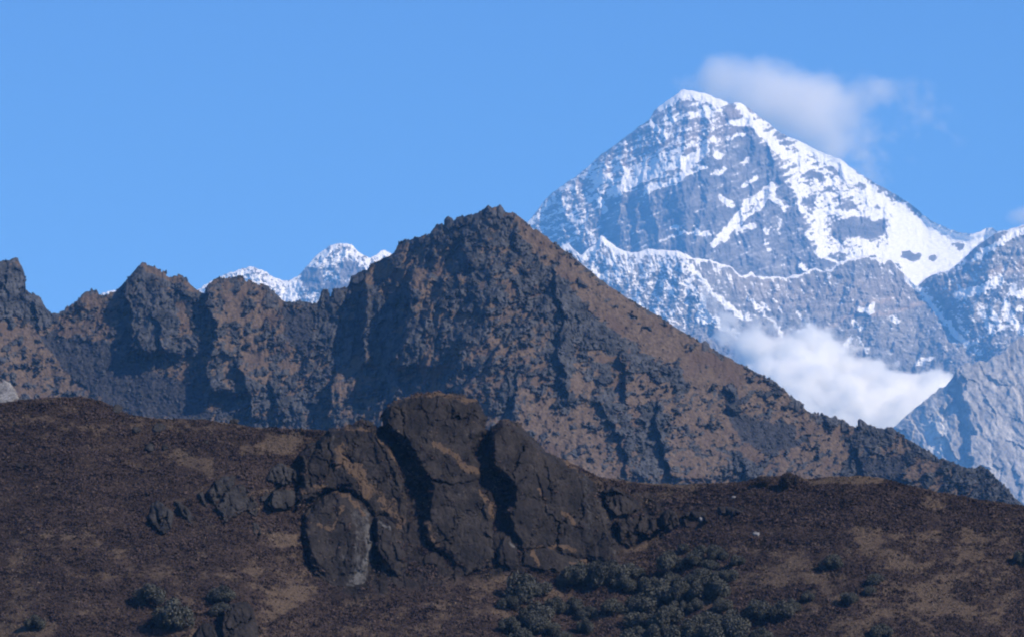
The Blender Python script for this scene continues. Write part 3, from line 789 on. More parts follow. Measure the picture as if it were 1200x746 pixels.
def build_scrub():
    rng = np.random.default_rng(5)
    N = 260000
    x = rng.uniform(-300, 1500, N); t = rng.uniform(0, 1, N) ** 1.15
    y = _hf(x) + 0.5 + t * (840 - _hf(x))
    ok = np.ones(N, bool)
    for poly in ALL_ROCK_POLYS:                       # bare rock carries little scrub
        m = np.zeros(N)
        area(m, x, y, poly, 1, 1.0)
        ok &= (m < .5) | (rng.uniform(0, 1, N) < .04)
    ok &= rng.uniform(0, 1, N) > .82 * sstep(.3, .7, cliff_rock(x, y)) * sstep(-.15, .1, -fbm(x / 16, y / 10, 3, 261))
    x, y = x[ok], y[ok]
    P = place(x, y, hill_Y(x, y))
    # tufts on the ledges and round the edges of the rocks
    for (rx, ry, rs, rp) in ROCK_SURF:
        n = int(len(rx) * .10)
        k = rng.choice(len(rx), n)
        pr = np.where(rs[k] < 5, .55, .05) + .5 * sstep(.12, .35, fbm(rx[k] / 16, ry[k] / 9, 3, 260))
        k = k[rng.uniform(0, 1, n) < pr]
        x = np.concatenate((x, rx[k])); y = np.concatenate((y, ry[k])); P = np.concatenate((P, rp[k]))
    g = grass_open(x, y) + rng.normal(0, .2, len(x))
    big = fbm(x / 30, y / 15, 2, 230)
    is_scrub = g < .17
    pick = rng.uniform(0, 1, len(x))
    for nm, mat, sets, lab in (("scrub", M_scrub, ((is_scrub & (pick < .93), .20, .48, 6, .42, .5), (is_scrub & (pick > .955), .55, 1.15, 26, .19, .5)), "low purple-brown scrub covering the near hillside"),
                               ("grass", M_grass, ((~is_scrub & (pick < .6), .16, .36, 5, .42, .6),), "dry tan grass tufts between the scrub")):
        Vs, Qs, Ts, off = [], [], [], 0
        for sel, r0, r1, n, leaf, fl in sets:
            q = P[sel]; xx, yy = x[sel], y[sel]
            rad = rng.uniform(r0, r1, len(q)) * (1 + .5 * np.clip(big[sel], -1, 1))
            V, Q, ci = leaf_cloud(q[:, 0], q[:, 1], q[:, 2] - .06, rad, n, leaf, rng, flat=fl, jit=.6)
            tint = np.clip(.42 + fbm(xx / 40, yy / 20, 3, 231) * .8 + fbm(xx / 9, yy / 5, 3, 232) * .55 + rng.normal(0, .08, len(q)), 0, 1)
            Vs.append(V); Qs.append(Q + off); Ts.append(tint[ci]); off += len(V)
        o = mesh_from(nm, np.concatenate(Vs), np.concatenate(Qs), mat, {'tint': np.concatenate(Ts)}, smooth=False)
        tag(o, lab, nm, kind='stuff')

# ------------------------------------------------------------------ rock slabs and outcrops
ALL_ROCK_POLYS = []
ROCK_SURF = []
def rock(name, poly, A, mat, base, mpx, label, cat="rock", w=8.0, step=.9, rough=1.0, pale=(), grass=(), group=None, thick=None, seed=0, left=0.0, part_of=None, hillrock=True, cracks=()):
    """a solid rock whose face stands A pixels proud of the slope behind it"""
    if max(p[0] for p in poly) - min(p[0] for p in poly) > 60: rough *= .62
    poly = [(float(a), float(b)) for a, b in poly]
    if hillrock: ALL_ROCK_POLYS.append(poly)
    xs = [p[0] for p in poly]; ys = [p[1] for p in poly]
    gx = np.arange(min(xs) - 3, max(xs) + 3 + step, step); gy = np.arange(min(ys) - 3, max(ys) + 3 + step, step)
    X, Yp = np.meshgrid(gx, gy)
    jm = 5.0 * min(1, (max(xs) - min(xs)) / 60 + .12); ju = fbm(X / 11, Yp / 11, 4, seed + 300, .6) * jm; jv = fbm(X / 11, Yp / 11, 4, seed + 310, .6) * jm
    s = polysd(X + ju, Yp + jv, poly)
    f = np.clip(s / (w * .62), 0, 1)
    D = A * f ** .55
    D *= 1.1 - .5 * (X - min(xs)) / (max(xs) - min(xs))
    D *= 1 - .65 * sstep(min(ys) + .45 * (max(ys) - min(ys)), max(ys) - 2, Yp) * (min(1, (max(ys) - min(ys)) / 60))
    D += rough * (fbm(X / 30, Yp / 40, 3, seed + 320) * 3 + fbm(X / 6, Yp / 8, 4, seed + 330, .6) * 1.3) * f
    f1, f2, cr, cg = worley((X + ju * 2) / 38, (Yp + jv * 2) / 62, seed + 347)
    D += rough * f * ((cr - .5) * 6 + cg * 16 - 3.5 * np.exp(-((f2 - f1) / .035) ** 2))
    f1, f2, cr, cg = worley((X + ju) / 17, (Yp + jv) / 30, seed + 340)
    D += rough * f * ((cr - .5) * 2.6 + cg * 7.0 - 1.6 * np.exp(-((f2 - f1) / .05) ** 2))
    f1, f2, cr, cg = worley((X + ju) / 5, (Yp + jv) / 7, seed + 345)
    D += rough * f * ((cr - .5) * 1.1 + cg * 2.6)
    for c in cracks:
        d, _ = segdist(X + ju, Yp + jv, c)
        D -= 5 * np.exp(-(d / 1.3) ** 2)
    D = np.where(s > 0, D, -2.5)
    keep = s > -1.2
    Yw = base(X, Yp)
    front = place(X, Yp, Yw - D * mpx)
    if hillrock and len(poly) > 8: ROCK_SURF.append((X[keep], Yp[keep], s[keep], front[keep]))
    th = thick if thick is not None else max(3.0, .6 * A)
    backp = place(X, Yp, Yw + th * mpx)
    nr, nc = X.shape
    cell = keep[:-1, :-1] & keep[1:, :-1] & keep[:-1, 1:] & keep[1:, 1:]
    idx = np.arange(nr * nc).reshape(nr, nc)
    a, b, c, d = idx[:-1, :-1], idx[:-1, 1:], idx[1:, 1:], idx[1:, :-1]
    Qf = np.stack((a, d, c, b), -1)[cell]
    N = nr * nc
    Qb = np.stack((a, b, c, d), -1)[cell] + N
    pad = np.pad(cell, 1)
    sides = []
    for (di, dj, e0, e1) in ((-1, 0, a, b), (1, 0, c, d), (0, -1, d, a), (0, 1, b, c)):
        nb = pad[1 + di:pad.shape[0] - 1 + di, 1 + dj:pad.shape[1] - 1 + dj]
        m = cell & ~nb
        sides.append(np.stack((e0[m], e1[m], e1[m] + N, e0[m] + N), -1))
    Q = np.concatenate([Qf, Qb] + sides, 0)
    V = np.concatenate((front.reshape(-1, 3), backp.reshape(-1, 3)), 0)
    pl = np.zeros_like(X); gr = np.full(X.shape, .0)
    for p, ww, v in pale: stroke(pl, X + ju, Yp + jv, p, ww, v)
    for p, ww, v in grass: stroke(gr, X + ju * 1.5, Yp + jv * 1.5, p, ww, v)
    if hillrock: gr += np.maximum(fbm(X / 20, Yp / 12, 4, seed + 350), 0) * .75
    used = np.unique(Q)
    remap = np.full(2 * N, -1, np.int64); remap[used] = np.arange(len(used))
    V = V[used]; Q = remap[Q]
    at = {'pale': np.tile(pl.ravel(), 2)[used], 'grass': np.tile(gr.ravel(), 2)[used]}
    org = (V[:, 0].mean(), V[:, 1].mean(), V[:, 2].min())
    o = mesh_from(name, V, Q, mat, at, origin=org)
    tag(o, label, cat, group)
    return o

hb = hill_base
rock("rock_slab", [(352, 622), (356, 602), (370, 586), (392, 574), (412, 574), (428, 588), (440, 606), (443, 640), (436, 668), (424, 690), (408, 698), (388, 686), (366, 666), (355, 645)], 25, M_slab, hb, HILL_M,
     "domed dark rock slab with pale vertical streaks down its right edge", "rock slab", w=16, seed=1,
     pale=[([(418, 600), (424, 620), (420, 645), (412, 690)], 9, .48), ([(428, 600), (432, 640), (424, 680)], 7, .55), ([(440, 612), (458, 618), (466, 630)], 3, .5), ([(430, 615), (431, 650), (426, 660)], 3, .7), ([(405, 640), (402, 672)], 4, .45), ([(422, 665), (415, 690)], 4, .7), ([(372, 640), (385, 685)], 6, .25)],  # pale streaks, plus wide strokes painting sunlight on the right side
     grass=[([(372, 615), (390, 618), (402, 592)], 3, .55), ([(392, 575), (408, 580), (424, 600)], 3, .6)])
rock("rock_buttress", [(345, 596), (352, 560), (350, 532), (372, 516), (385, 504), (410, 497), (432, 491), (447, 506), (460, 528), (472, 558), (478, 595), (477, 628), (466, 622), (450, 603), (438, 606), (424, 590), (408, 573), (380, 576), (360, 590)], 26, M_slab, hb, HILL_M,
     "broken brown rock buttress with grassy ledges above the domed slab", "rock buttress", w=10, rough=1.7, seed=2,
     cracks=[[(372, 520), (360, 545), (365, 570)], [(385, 520), (392, 550)], [(400, 530), (412, 540)], [(440, 510), (455, 540), (465, 570)]],
     grass=[([(398, 528), (404, 542), (420, 552), (430, 580)], 8, .65), ([(440, 570), (470, 610)], 8, .5), ([(400, 500), (440, 505), (468, 545)], 3, .5), ([(350, 575), (380, 570)], 4, .45)],
     pale=[([(390, 510), (394, 540)], 3, .45)])
rock("rock_slab", [(438, 604), (450, 604), (465, 616), (473, 632), (477, 655), (472, 682), (458, 672), (444, 655), (438, 635)], 22, M_slab, hb, HILL_M,
     "small hunched slab tucked right of the pale streaked dome", "rock slab", w=8, seed=3, pale=[([(446, 612), (456, 620)], 3, .6)], grass=[([(440, 655), (455, 665)], 4, .7)])
rock("rock_slab", [(447, 492), (453, 474), (466, 468), (482, 463), (510, 459), (540, 462), (560, 470), (569, 488), (568, 508), (557, 525), (555, 534), (563, 540), (564, 556), (561, 569), (570, 578), (580, 600), (576, 612), (583, 632), (578, 652), (564, 666), (548, 673), (528, 652), (506, 642), (494, 626), (498, 590), (502, 572), (488, 546), (475, 522), (462, 512), (452, 505)], 34, M_slab, hb, HILL_M,
     "tall brown slab forming the highest top of the near cliff", "rock slab", w=12, seed=4, rough=1.25,
     cracks=[[(500, 560), (530, 568), (565, 562)], [(470, 480), (476, 530)], [(505, 640), (530, 630)]],
     grass=[([(508, 520), (530, 530), (545, 545)], 3.5, .75), ([(500, 612), (515, 640)], 3.5, .55), ([(545, 548), (562, 552)], 5, .6), ([(563, 575), (582, 605)], 3, .7), ([(455, 470), (510, 460), (560, 470)], 3.5, .5), ([(490, 640), (520, 652), (535, 660)], 4, .7)],
     pale=[([(545, 510), (556, 506)], 3, .45), ([(538, 578), (545, 582)], 2, .5), ([(560, 600), (575, 640)], 6, .3)])
rock("rock_slab", [(572, 512), (576, 500), (588, 491), (604, 494), (622, 510), (640, 529), (655, 535), (676, 546), (692, 560), (705, 584), (715, 610), (725, 640), (722, 656), (710, 662), (684, 656), (655, 655), (638, 642), (612, 647), (597, 622), (590, 600), (597, 588), (599, 574), (590, 560), (573, 550)], 40, M_slab, hb, HILL_M,
     "broad brown slab forming the right end of the near cliff, lighter streaks at its right edge", "rock slab", w=12, seed=5, rough=1.15,
     cracks=[[(628, 556), (634, 575), (640, 600)], [(600, 572), (615, 560)]],
     pale=[([(686, 556), (690, 600), (692, 630)], 5, .42), ([(700, 575), (712, 615), (712, 640)], 4, .4), ([(624, 538), (628, 556)], 3, .4), ([(716, 640), (724, 650)], 3, .5)],
     grass=[([(660, 600), (672, 612)], 3, .8), ([(632, 572), (640, 590)], 2.5, .55), ([(590, 490), (620, 505), (650, 533), (690, 555)], 2.5, .45), ([(614, 645), (660, 640), (672, 645)], 3, .6)])
rock("rock_slab", [(590, 625), (600, 627), (607, 645), (609, 662), (600, 667), (583, 660), (582, 642)], 20, M_slab, hb, HILL_M, "narrow slab at the foot of the dark cleft between the two big slabs", "rock slab", w=6, seed=6, pale=[([(598, 634), (602, 640)], 2, .7)])
rock("rock_slab", [(612, 646), (640, 640), (668, 648), (690, 655), (688, 664), (660, 672), (630, 668), (612, 662)], 14, M_slab, hb, HILL_M, "low dark ledge under the broad right slab", "rock slab", w=5, seed=7, grass=[([(625, 648), (632, 662)], 3, .8), ([(668, 660), (700, 657)], 2.5, .8)])
rock("boulder", [(707, 652), (712, 650), (714, 660), (708, 662)], 4, M_pale_rock, hb, HILL_M, "small bright pale rock at the lower right corner of the broad slab", "boulder", w=3, seed=8)
# outcrops on the left slope
OUT = "small grey outcrops across the near hillside"
for i, (pl_, a, lab) in enumerate([
        ([(173, 604), (178, 590), (186, 584), (193, 592), (204, 600), (201, 618), (190, 626), (180, 618)], 7, "leftmost low grey outcrop, squat and split, in brown scrub"),
        ([(203, 586), (211, 585), (220, 594), (229, 608), (226, 616), (215, 606)], 7, "slanting dark rock fin with a shaded left face, second outcrop from the left"),
        ([(231, 578), (238, 575), (243, 592), (241, 603), (235, 594)], 5, "thin upright rock fin between the slanting fin and the fluted outcrop"),
        ([(243, 577), (252, 563), (262, 557), (275, 558), (285, 562), (294, 574), (303, 594), (301, 604), (289, 598), (281, 601), (266, 611), (256, 600)], 11, "largest fluted grey outcrop on the left slope"),
        ([(305, 582), (313, 574), (330, 573), (345, 574), (349, 590), (336, 598), (315, 596)], 8, "blocky outcrop with a dark crack just left of the broken buttress"),
        ([(311, 562), (316, 548), (327, 542), (338, 546), (349, 552), (350, 566), (330, 569)], 8, "stacked knobbly outcrop above the cracked block"),
        ([(296, 612), (302, 613), (307, 624), (303, 629), (298, 624)], 4, "tilted boulder below the fluted outcrop"),
        ([(352, 536), (360, 520), (370, 518), (372, 545), (366, 566), (356, 570)], 9, "narrow pillar left of the buttress beside its shaded recess"),
        ([(706, 574), (718, 571), (733, 577), (747, 586), (752, 596), (738, 604), (722, 606), (710, 596)], 9, "upper dark jagged outcrop right of the broad slab"),
        ([(722, 610), (735, 604), (752, 601), (768, 605), (772, 620), (762, 628), (748, 625), (738, 640), (727, 634)], 11, "lower dark jagged outcrop with an arched ledge right of the broad slab"),
        ([(774, 602), (783, 596), (792, 599), (796, 614), (785, 622), (776, 616)], 6, "small shaded outcrop in the middle of the right hollow"),
        ([(798, 603), (812, 598), (826, 600), (832, 610), (822, 617), (804, 616)], 6, "low outcrop beside the white streaked boulder"),
        ([(840, 594), (852, 592), (864, 595), (872, 600), (858, 605), (844, 603)], 5, "small ledge on the slope below the twin skyline mounds"),
        ([(262, 712), (276, 706), (290, 704), (300, 720), (303, 760), (270, 765), (258, 740)], 13, "large rock at the lower left edge, shaded on its left"),
        ([(228, 742), (238, 730), (250, 732), (257, 748), (254, 765), (228, 765)], 10, "split block with a tan face beside the lower left bushes")]):
    rock("rock_outcrop", pl_, a * 2.0, M_grey_rock if i < 8 else M_slab, hb, HILL_M, lab, "rock outcrop", w=4.0, rough=2.3, seed=20 + i, group=OUT,
         cracks=[[(pl_[0][0] + 8, pl_[0][1] - 10), (pl_[0][0] + 14, pl_[0][1] + 16)]])
rock("rock_slab", [(-30, 450), (-5, 447), (12, 449), (19, 456), (20, 466), (14, 474), (-30, 476)], 2, M_pale_rock, lambda a, b: hill_base(a, b) + 10, HILL_M, "whitish bare rock patch at the left edge just above the brown hill", "rock slab", w=4, seed=50, rough=.35, thick=40)
# loose boulders on the near hill
def boulder_poly(cx, cy, rx, ry, rng):
    n = 8
    return [(cx + rx * math.cos(2 * math.pi * i / n + .3) * rng.uniform(.75, 1.15), cy + ry * math.sin(2 * math.pi * i / n + .3) * rng.uniform(.75, 1.15)) for i in range(n)]
rng_b = random.Random(4)
for i, (cx, cy, rx, ry, mat, lab) in enumerate([
        (138, 479, 6, 6, M_grey_rock, "grey boulder on the skyline notch of the left hill"), (160, 503, 5, 3.5, M_grey_rock, "dark low boulder left of the bigger grey rock"), (187, 500, 8, 6, M_grey_rock, "biggest grey boulder near the upper left crest"),
        (176, 524, 5, 5, M_grey_rock, "light grey boulder below the biggest crest boulder"), (193, 524, 4, 3.5, M_grey_rock, "small round boulder beside the light grey one"), (242, 517, 5, 2, M_grey_rock, "thin flat pale rock lying on the upper slope"),
        (275, 493, 6, 3, M_grey_rock, "flat dark rock on the crest left of the cliff"), (24, 544, 5, 3, M_slab, "dark rock alone on the far left slope"), (77, 619, 2, 2.4, M_grey_rock, "tiny pale stone in the left scrub"),
        (822, 606, 4, 4, M_pale_rock, "white streaked boulder in the right hollow"), (886, 625, 4.5, 3.5, M_pale_rock, "pale grey boulder alone in purple scrub"), (860, 582, 3.5, 2.5, M_pale_rock, "small pale stone under the twin skyline mounds"),
        (869, 596, 3, 5, M_grey_rock, "upright pointed stone on the right slope"), (784, 606, 2, 4, M_pale_rock, "slim pale stone leaning in the hollow"), (300, 738, 2, 2, M_grey_rock, "grey speck of stone beside the lower left rock"),
        (546, 580, 2, 2, M_grey_rock, "small grey stone near the cleft edge of the cliff")]):
    rock("boulder", boulder_poly(cx, cy, rx, ry, rng_b), min(rx, ry) * .9, mat, hb, HILL_M, lab, "boulder", w=min(rx, ry) * .9, step=.7, rough=.5, seed=60 + i, group="boulders on the near hillside")

build_scrub()

# ------------------------------------------------------------------ dark green bushes
def bush_proto(seed):
    rng = np.random.default_rng(seed)
    k = rng.integers(9, 14)
    th = rng.uniform(0, 2 * math.pi, k); r = np.sqrt(rng.uniform(0, 1, k)) * .72
    cx, cy = r * np.cos(th), r * np.sin(th)
    cz = .22 + rng.uniform(.0, .75, k) * (1 - r * .8)
    rad = rng.uniform(.2, .52, k)
    V, Q, ci = leaf_cloud(cx, cy, cz, rad, 480, .10, rng, flat=1.0, shell=.6, umin=-.85, jit=.75)
    tint = np.clip(rng.normal(.5, .18, k)[ci] + np.repeat(rng.normal(0, .12, k * 480), 4), 0, 1)
    V[:, 2] = np.maximum(V[:, 2], -.1)
    return V, Q, tint
PROTOS = []
def bush_object(i, j, loc, r, rz, brown=False):
    if brown or len(PROTOS) <= j:
        V, Q, t = bush_proto(400 + j + (50 + i if brown else 0))
        o = mesh_from("bush", V, Q, M_brown if brown else M_bush, {'tint': t}, smooth=False)
        if not brown: PROTOS.append(o)
    else:
        o = PROTOS[j].copy(); scene.collection.objects.link(o)
        for kk in ('label', 'group', 'category'):
            if kk in o: del o[kk]
    o.location = loc; o.scale = (r * rngb.uniform(.85, 1.15), r, r * rngb.uniform(.85, 1.25)); o.rotation_euler = (0, 0, rz)
    return o
THICKET = [(783, 660, 15), (739, 664, 14), (702, 668, 16), (733, 682, 11), (761, 684, 14), (812, 655, 10), (832, 660, 10), (808, 680, 14), (841, 690, 15), (825, 688, 13), (753, 701, 18), (775, 697, 14), (795, 708, 11), (816, 708, 9), (759, 723, 20), (783, 724, 14),
           (827, 723, 17), (805, 735, 18), (832, 739, 17), (858, 730, 19), (772, 741, 12), (800, 694, 11), (850, 672, 11), (822, 672, 11), (785, 678, 11), (845, 706, 11), (745, 745, 14), (868, 752, 15), (792, 752, 13)]
LEFTB = [(615, 692, 16), (630, 687, 12), (597, 703, 12), (630, 716, 17), (650, 707, 10), (670, 709, 10), (626, 727, 14), (597, 729, 11), (612, 742, 13), (644, 734, 11), (660, 745, 10)]
CLIFFB = [(679, 674, 15), (697, 674, 13), (719, 667, 12), (664, 678, 9)]
SCAT = [(821, 640, 8, "round bush topping the thicket, alone in the brown hollow"), (839, 647, 9, "small bush just right of the highest thicket bush"), (863, 655, 9, "outlying bush at the thicket's upper right corner"),
        (887, 712, 14, "large round bush just right of the thicket"), (893, 746, 10, "bush at the bottom edge right of the thicket"), (718, 708, 11, "bush alone left of the thicket's shaded gap"), (689, 716, 9, "upper of two small bushes left of the thicket"),
        (686, 733, 9, "lower of two small bushes left of the thicket"), (739, 712, 7, "little bush in the shadow of the thicket's left edge"), (975, 659, 9, "lone bush on the purple right slope"), (996, 699, 10, "dark bush in grassy scrub on the right slope"),
        (1025, 676, 10, "wide low bush right of the lone slope bush"), (917, 717, 11, "left bush of the pair right of the thicket"), (928, 709, 9, "right bush of the pair right of the thicket"), (1033, 736, 11, "bush at the bottom edge of the right slope"),
        (946, 697, 8, "small bush in tan grass right of the pair"), (1197, 652, 9, "dark bush cut by the right edge of the photo"), (893, 562, 9, "left dark mound of scrub on the right skyline"), (925, 560, 10, "right dark mound of scrub on the right skyline"),
        (176, 698, 11, "dark round bush in brown scrub at lower left"), (263, 697, 12, "dark bush above the large lower left rock"), (205, 721, 17, "biggest grey-green bush at lower left"), (259, 712, 9, "small bush between the lower left rock and its dark bush"),
        (42, 728, 9, "small bush near the lower left corner"), (1018, 690, 7, "small bush below the wide low one"), (800, 640, 7, "tiny bush in the brown hollow under the outcrops")]
rngb = random.Random(9)
n_b = 0
def add_bush(px, py, r, label, group):
    global n_b
    yb = py + r * .75
    x_, y_ = np.array([float(px)]), np.array([float(max(yb, _hf(px) + 2))])
    p = place(x_, y_, hill_Y(x_, y_))[0]
    R = r * HILL_M * rngb.uniform(1.2, 1.6)
    o = bush_object(n_b, n_b % 8, (p[0], p[1] - R * .35, p[2] - R * .1), R, rngb.uniform(0, 6.28), 'skyline' in label)
    tag(o, label, "bush", group)
    n_b += 1
for (a, b, c) in THICKET: add_bush(a, b, c, "grey-green bush packed among others in the thicket at lower right", "bushes of the dense thicket")
for (a, b, c) in LEFTB: add_bush(a, b, c, "grey-green bush in the looser clump below the cleft of the cliff", "bushes of the loose clump below the cliff")
for (a, b, c) in CLIFFB: add_bush(a, b, c, "grey-green bush right under the foot of the broad slab", "bushes under the foot of the broad slab")
for (a, b, c, l) in SCAT: add_bush(a, b, c, l, "single bushes on the near hillside")

# ------------------------------------------------------------------ pinnacles on the crag ridge skyline
PIN = "rock pinnacles along the crag ridge skyline"
for i, (pl_, a, lab) in enumerate([
        ([(1005, 506), (1006, 496), (1006, 491), (1009, 491), (1014, 495), (1018, 499), (1017, 508)], 5, "leaning fang of rock standing up from the right ridge against cloud"),
        ([(972, 494), (975, 489), (979, 487), (983, 493), (982, 500), (974, 500)], 4, "blunt tooth of rock left of the leaning fang"),
        ([(986, 498), (987, 492), (990, 494), (994, 498), (992, 504), (987, 504)], 3, "small tooth between the blunt one and the leaning fang"),
        ([(822, 412), (823, 402), (827, 400), (831, 403), (832, 412)], 4, "dark knob on the ridge against the blue snowy wall"),
        ([(375, 358), (376, 345), (379, 339), (384, 340), (386, 352), (385, 362), (378, 362)], 5, "upright stone finger in the gap below the snow peak"),
        ([(388, 352), (390, 342), (396, 338), (402, 340), (404, 352), (398, 360)], 5, "blocky pinnacle right of the stone finger"),
        ([(411, 332), (412, 324), (420, 320), (428, 319), (427, 328), (420, 335)], 6, "overhanging block on the shoulder right of the snow peak"),
        ([(521, 266), (522, 257), (525, 254), (530, 257), (530, 268), (525, 272)], 5, "knob on the stepped left shoulder of the pyramid"),
        ([(567, 254), (569, 244), (572, 241), (576, 245), (577, 256), (571, 260)], 5, "left knob of the twin tops of the pyramid"),
        ([(582, 254), (583, 244), (586, 240), (589, 245), (590, 254), (586, 258)], 4, "right knob of the twin tops of the pyramid"),
        ([(1036, 508), (1038, 502), (1045, 500), (1050, 506), (1048, 514), (1040, 514)], 4, "squat knob right of the leaning fang"),
        ([(930, 476), (932, 470), (937, 470), (941, 476), (938, 482), (932, 482)], 4, "low knob at the edge of the white cloud")]):
    rock("rock_pinnacle", pl_, a, M_mid_rock, mid_base, MID_M, lab, "pinnacle", w=3, step=.6, rough=.8, seed=80 + i, group=PIN, thick=5, hillrock=False)

# broken rock strewn over the crag ridge
def build_rubble():
    X, PY, Y, rk, G, C = MID
    rng = np.random.default_rng(11)
    base = np.array([(1, 0, 0), (-1, 0, 0), (0, 1, 0), (0, -1, 0), (0, 0, 1), (0, 0, -1)], float)
    tri = np.array([(0, 2, 4), (2, 1, 4), (1, 3, 4), (3, 0, 4), (2, 0, 5), (1, 2, 5), (3, 1, 5), (0, 3, 5)])
    p = (rk * .8 + .9 * sstep(.4, .6, C) + .10 + .05 * (X > 600)).ravel()
    p[(X.ravel() < -300) | (X.ravel() > 1500) | (PY.ravel() > 680)] = 0
    p[(X.ravel() < -70) | (X.ravel() > 1270) | (PY.ravel() > 612)] *= 4
    n = 14000
    k = rng.choice(p.size, n, p=p / p.sum())
    k[:300] = rng.choice(X.shape[1], 300) + X.shape[1] * rng.integers(0, 3, 300)
    P = place(X.ravel()[k], PY.ravel()[k], Y.ravel()[k])
    sz = np.minimum(np.exp(rng.normal(.1, .55, n)), 2.6) * .74
    M = rng.normal(0, 1, (n, 3, 3)); M, _ = np.linalg.qr(M)
    S = rng.uniform(.6, 1.25, (n, 1, 3)) * sz[:, None, None]
    V = (base[None] * rng.uniform(.7, 1.2, (n, 6, 1)) * S) @ M
    V[:, :, 2] *= 1.2
    V = V + P[:, None]
    Q = (tri[None] + (np.arange(n) * 6)[:, None, None]).reshape(-1, 3)
    t = np.repeat(np.clip(rng.normal(.45, .25, n), 0, 1), 6)
    o = mesh_from("rock_rubble", V.reshape(-1, 3), Q, M_rubble, {'tint': t}, smooth=False)
    tag(o, "broken grey rock strewn over the crag ridge", "rubble", kind='stuff')
build_rubble()

# ------------------------------------------------------------------ clouds (real volumes)
def cloud(name, blobs, dens, noise_scale, label, step_rate=.35, col=(1, 1, 1), aniso=-.1, thr=.35, detail=5):
    """blobs: (px, py, distance, rx, ry, rz in pixels at that distance, weight). One hull wraps them; density lives inside."""
    items = []
    for (bx, by, bd, rx, ry, rz, wgt) in blobs:
        m = bd * W / 1200
        items.append((place(np.array(float(bx)), np.array(float(by)), np.array(float(bd))), np.array((rx * m, rz * m, ry * m)), wgt))
    lo = np.min([c - r * 1.0 for c, r, _ in items], 0); hi = np.max([c + r * 1.0 for c, r, _ in items], 0)
    # hull: marching over the union with a voxel remesh of joined ellipsoids
    import bmesh
    bm = bmesh.new()
    for c, r, _ in items:
        mt = mathutils.Matrix.Translation(mathutils.Vector(c)) @ mathutils.Matrix.Diagonal(mathutils.Vector((*(r * 1.02), 1)))
        bmesh.ops.create_icosphere(bm, subdivisions=3, radius=1.0, matrix=mt)
    me = bpy.data.meshes.new(name); bm.to_mesh(me); bm.free()
    org = (lo + hi) / 2; org[2] = lo[2]
    me.transform(mathutils.Matrix.Translation(mathutils.Vector(-org)))
    o = bpy.data.objects.new(name, me); scene.collection.objects.link(o); o.location = org
    md = o.modifiers.new("union", 'REMESH'); md.mode = 'VOXEL'; md.voxel_size = float(np.min([r.min() for _, r, _ in items])) * .22
    mat = bpy.data.materials.new(name + "_vapour"); mat.use_nodes = True
    nt = mat.node_tree; nt.nodes.clear(); L = nt.links.new
    out = nt.nodes.new('ShaderNodeOutputMaterial'); pv = nt.nodes.new('ShaderNodeVolumePrincipled')
    pv.inputs['Color'].default_value = col + (1,); pv.inputs['Anisotropy'].default_value = aniso
    L(pv.outputs[0], out.inputs['Volume'])
    geo = nt.nodes.new('ShaderNodeNewGeometry')
    nz = nt.nodes.new('ShaderNodeTexNoise'); nz.inputs['Scale'].default_value = noise_scale; nz.inputs['Detail'].default_value = detail; nz.inputs['Roughness'].default_value = .6
    L(geo.outputs['Position'], nz.inputs['Vector'])
    acc = None
    def mth(op, a, b):
        m = nt.nodes.new('ShaderNodeMath'); m.operation = op
        for i, v in enumerate((a, b)):
            if isinstance(v, (int, float)): m.inputs[i].default_value = v
            else: L(v, m.inputs[i])
        return m.outputs[0]
    for c, r, wgt in items:
        s = nt.nodes.new('ShaderNodeVectorMath'); s.operation = 'SUBTRACT'; L(geo.outputs['Position'], s.inputs[0]); s.inputs[1].default_value = c
        d = nt.nodes.new('ShaderNodeVectorMath'); d.operation = 'DIVIDE'; L(s.outputs[0], d.inputs[0]); d.inputs[1].default_value = r
        ln = nt.nodes.new('ShaderNodeVectorMath'); ln.operation = 'LENGTH'; L(d.outputs[0], ln.inputs[0])
        mr = nt.nodes.new('ShaderNodeMapRange'); mr.interpolation_type = 'SMOOTHSTEP'
        L(ln.outputs['Value'], mr.inputs[0])
        for i, v in zip((1, 2, 3, 4), (0.0, 1.0, wgt, 0.0)): mr.inputs[i].default_value = v
        acc = mr.outputs[0] if acc is None else mth('ADD', acc, mr.outputs[0])
    f = mth('ADD', mth('SUBTRACT', acc, .32), mth('MULTIPLY', mth('SUBTRACT', nz.outputs['Fac'], .5), thr))
    f = mth('MULTIPLY', f, mth('MINIMUM', mth('MULTIPLY', acc, 6.0), 1.0))
    f = mth('MULTIPLY', mth('MAXIMUM', f, 0.0), dens)
    L(f, pv.inputs['Density'])
    mat.cycles.volume_step_rate = step_rate
    me.materials.append(mat)
    tag(o, label, "cloud", kind='stuff')
    return o

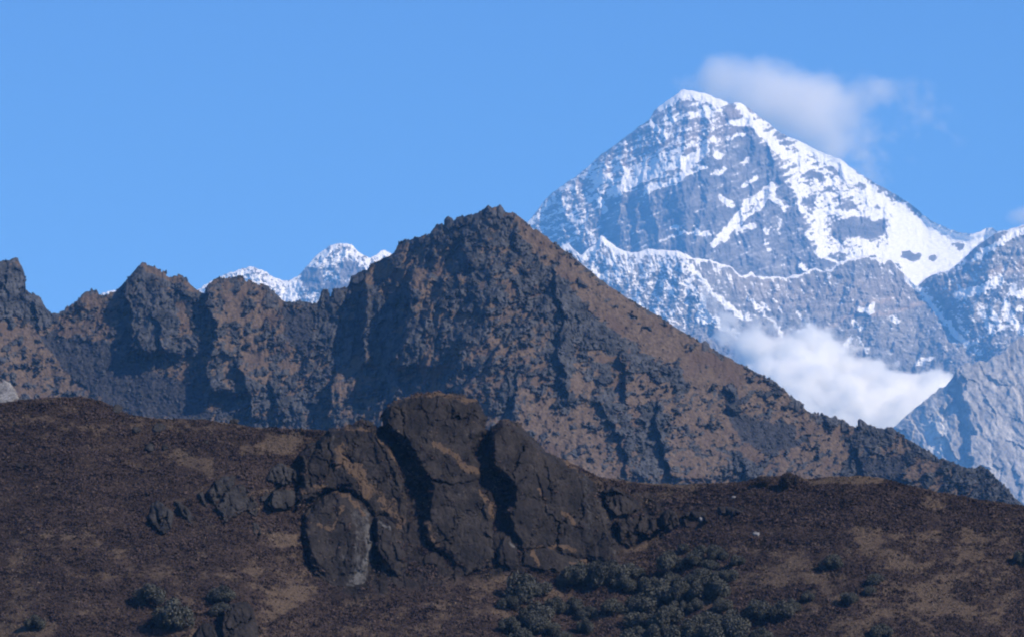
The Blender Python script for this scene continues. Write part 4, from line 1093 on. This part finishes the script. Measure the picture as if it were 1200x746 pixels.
cloud("valley_cloud", [(960, 485, 21300, 125, 80, 150, 1.3), (920, 468, 21400, 85, 75, 120, 1.0), (1040, 492, 21300, 105, 75, 130, 1.2), (1090, 478, 21400, 80, 60, 110, 1.0), (950, 430, 21700, 100, 74, 90, .6), (898, 430, 21800, 90, 70, 80, .46), (985, 520, 21200, 140, 80, 150, 1.3), (862, 375, 22300, 95, 66, 40, .33), (1030, 435, 21800, 80, 50, 80, .42)],
      .16, .0042, "white cloud filling the gap below the snowy wall", thr=2.0, detail=9, col=(1, 1, .99))
cloud("summit_plume", [(832, 100, 27800, 60, 45, 50, .72), (872, 100, 27800, 75, 60, 60, .8), (905, 132, 27900, 80, 60, 60, .8), (930, 116, 27900, 85, 66, 70, .75), (962, 155, 27900, 80, 75, 70, .8), (990, 116, 27900, 110, 50, 70, .45), (1045, 106, 28000, 75, 36, 50, .36), (1005, 195, 28000, 110, 85, 60, .42), (1075, 150, 28000, 90, 60, 60, .25)],
      .0095, .0042, "thin white plume blowing right off the highest summit", thr=2.0, detail=9, col=(1, .99, .97))
cloud("cloud_wisp", [(1195, 254, 24500, 34, 22, 25, .7), (1230, 248, 24500, 50, 28, 30, .8)], .014, .005, "faint wisp of cloud at the right edge behind the ridge", thr=1.4, detail=8)

# ------------------------------------------------------------------ haze: one box of air round the camera and everything in it
def haze():
    x0, x1, y0, y1, z0, z1 = -6000, 6000, -1500, 31500, -14, 5350
    v = [(x, y, z) for z in (z0, z1) for y in (y0, y1) for x in (x0, x1)]
    q = [(0, 2, 3, 1), (4, 5, 7, 6), (0, 1, 5, 4), (2, 6, 7, 3), (0, 4, 6, 2), (1, 3, 7, 5)]
    mat = bpy.data.materials.new("haze_air"); mat.use_nodes = True
    nt = mat.node_tree; nt.nodes.clear()
    out = nt.nodes.new('ShaderNodeOutputMaterial'); pv = nt.nodes.new('ShaderNodeVolumePrincipled')
    pv.inputs['Color'].default_value = (.15, .48, 1.0, 1)
    pv.inputs['Absorption Color'].default_value = (.3, .3, .3, 1)
    pv.inputs['Density'].default_value = 3.3e-5
    pv.inputs['Anisotropy'].default_value = 0.0
    nt.links.new(pv.outputs[0], out.inputs['Volume'])
    o = mesh_from("haze", v, q, mat, smooth=False)
    tag(o, "pale blue haze filling the air", "haze", kind='stuff')
haze()
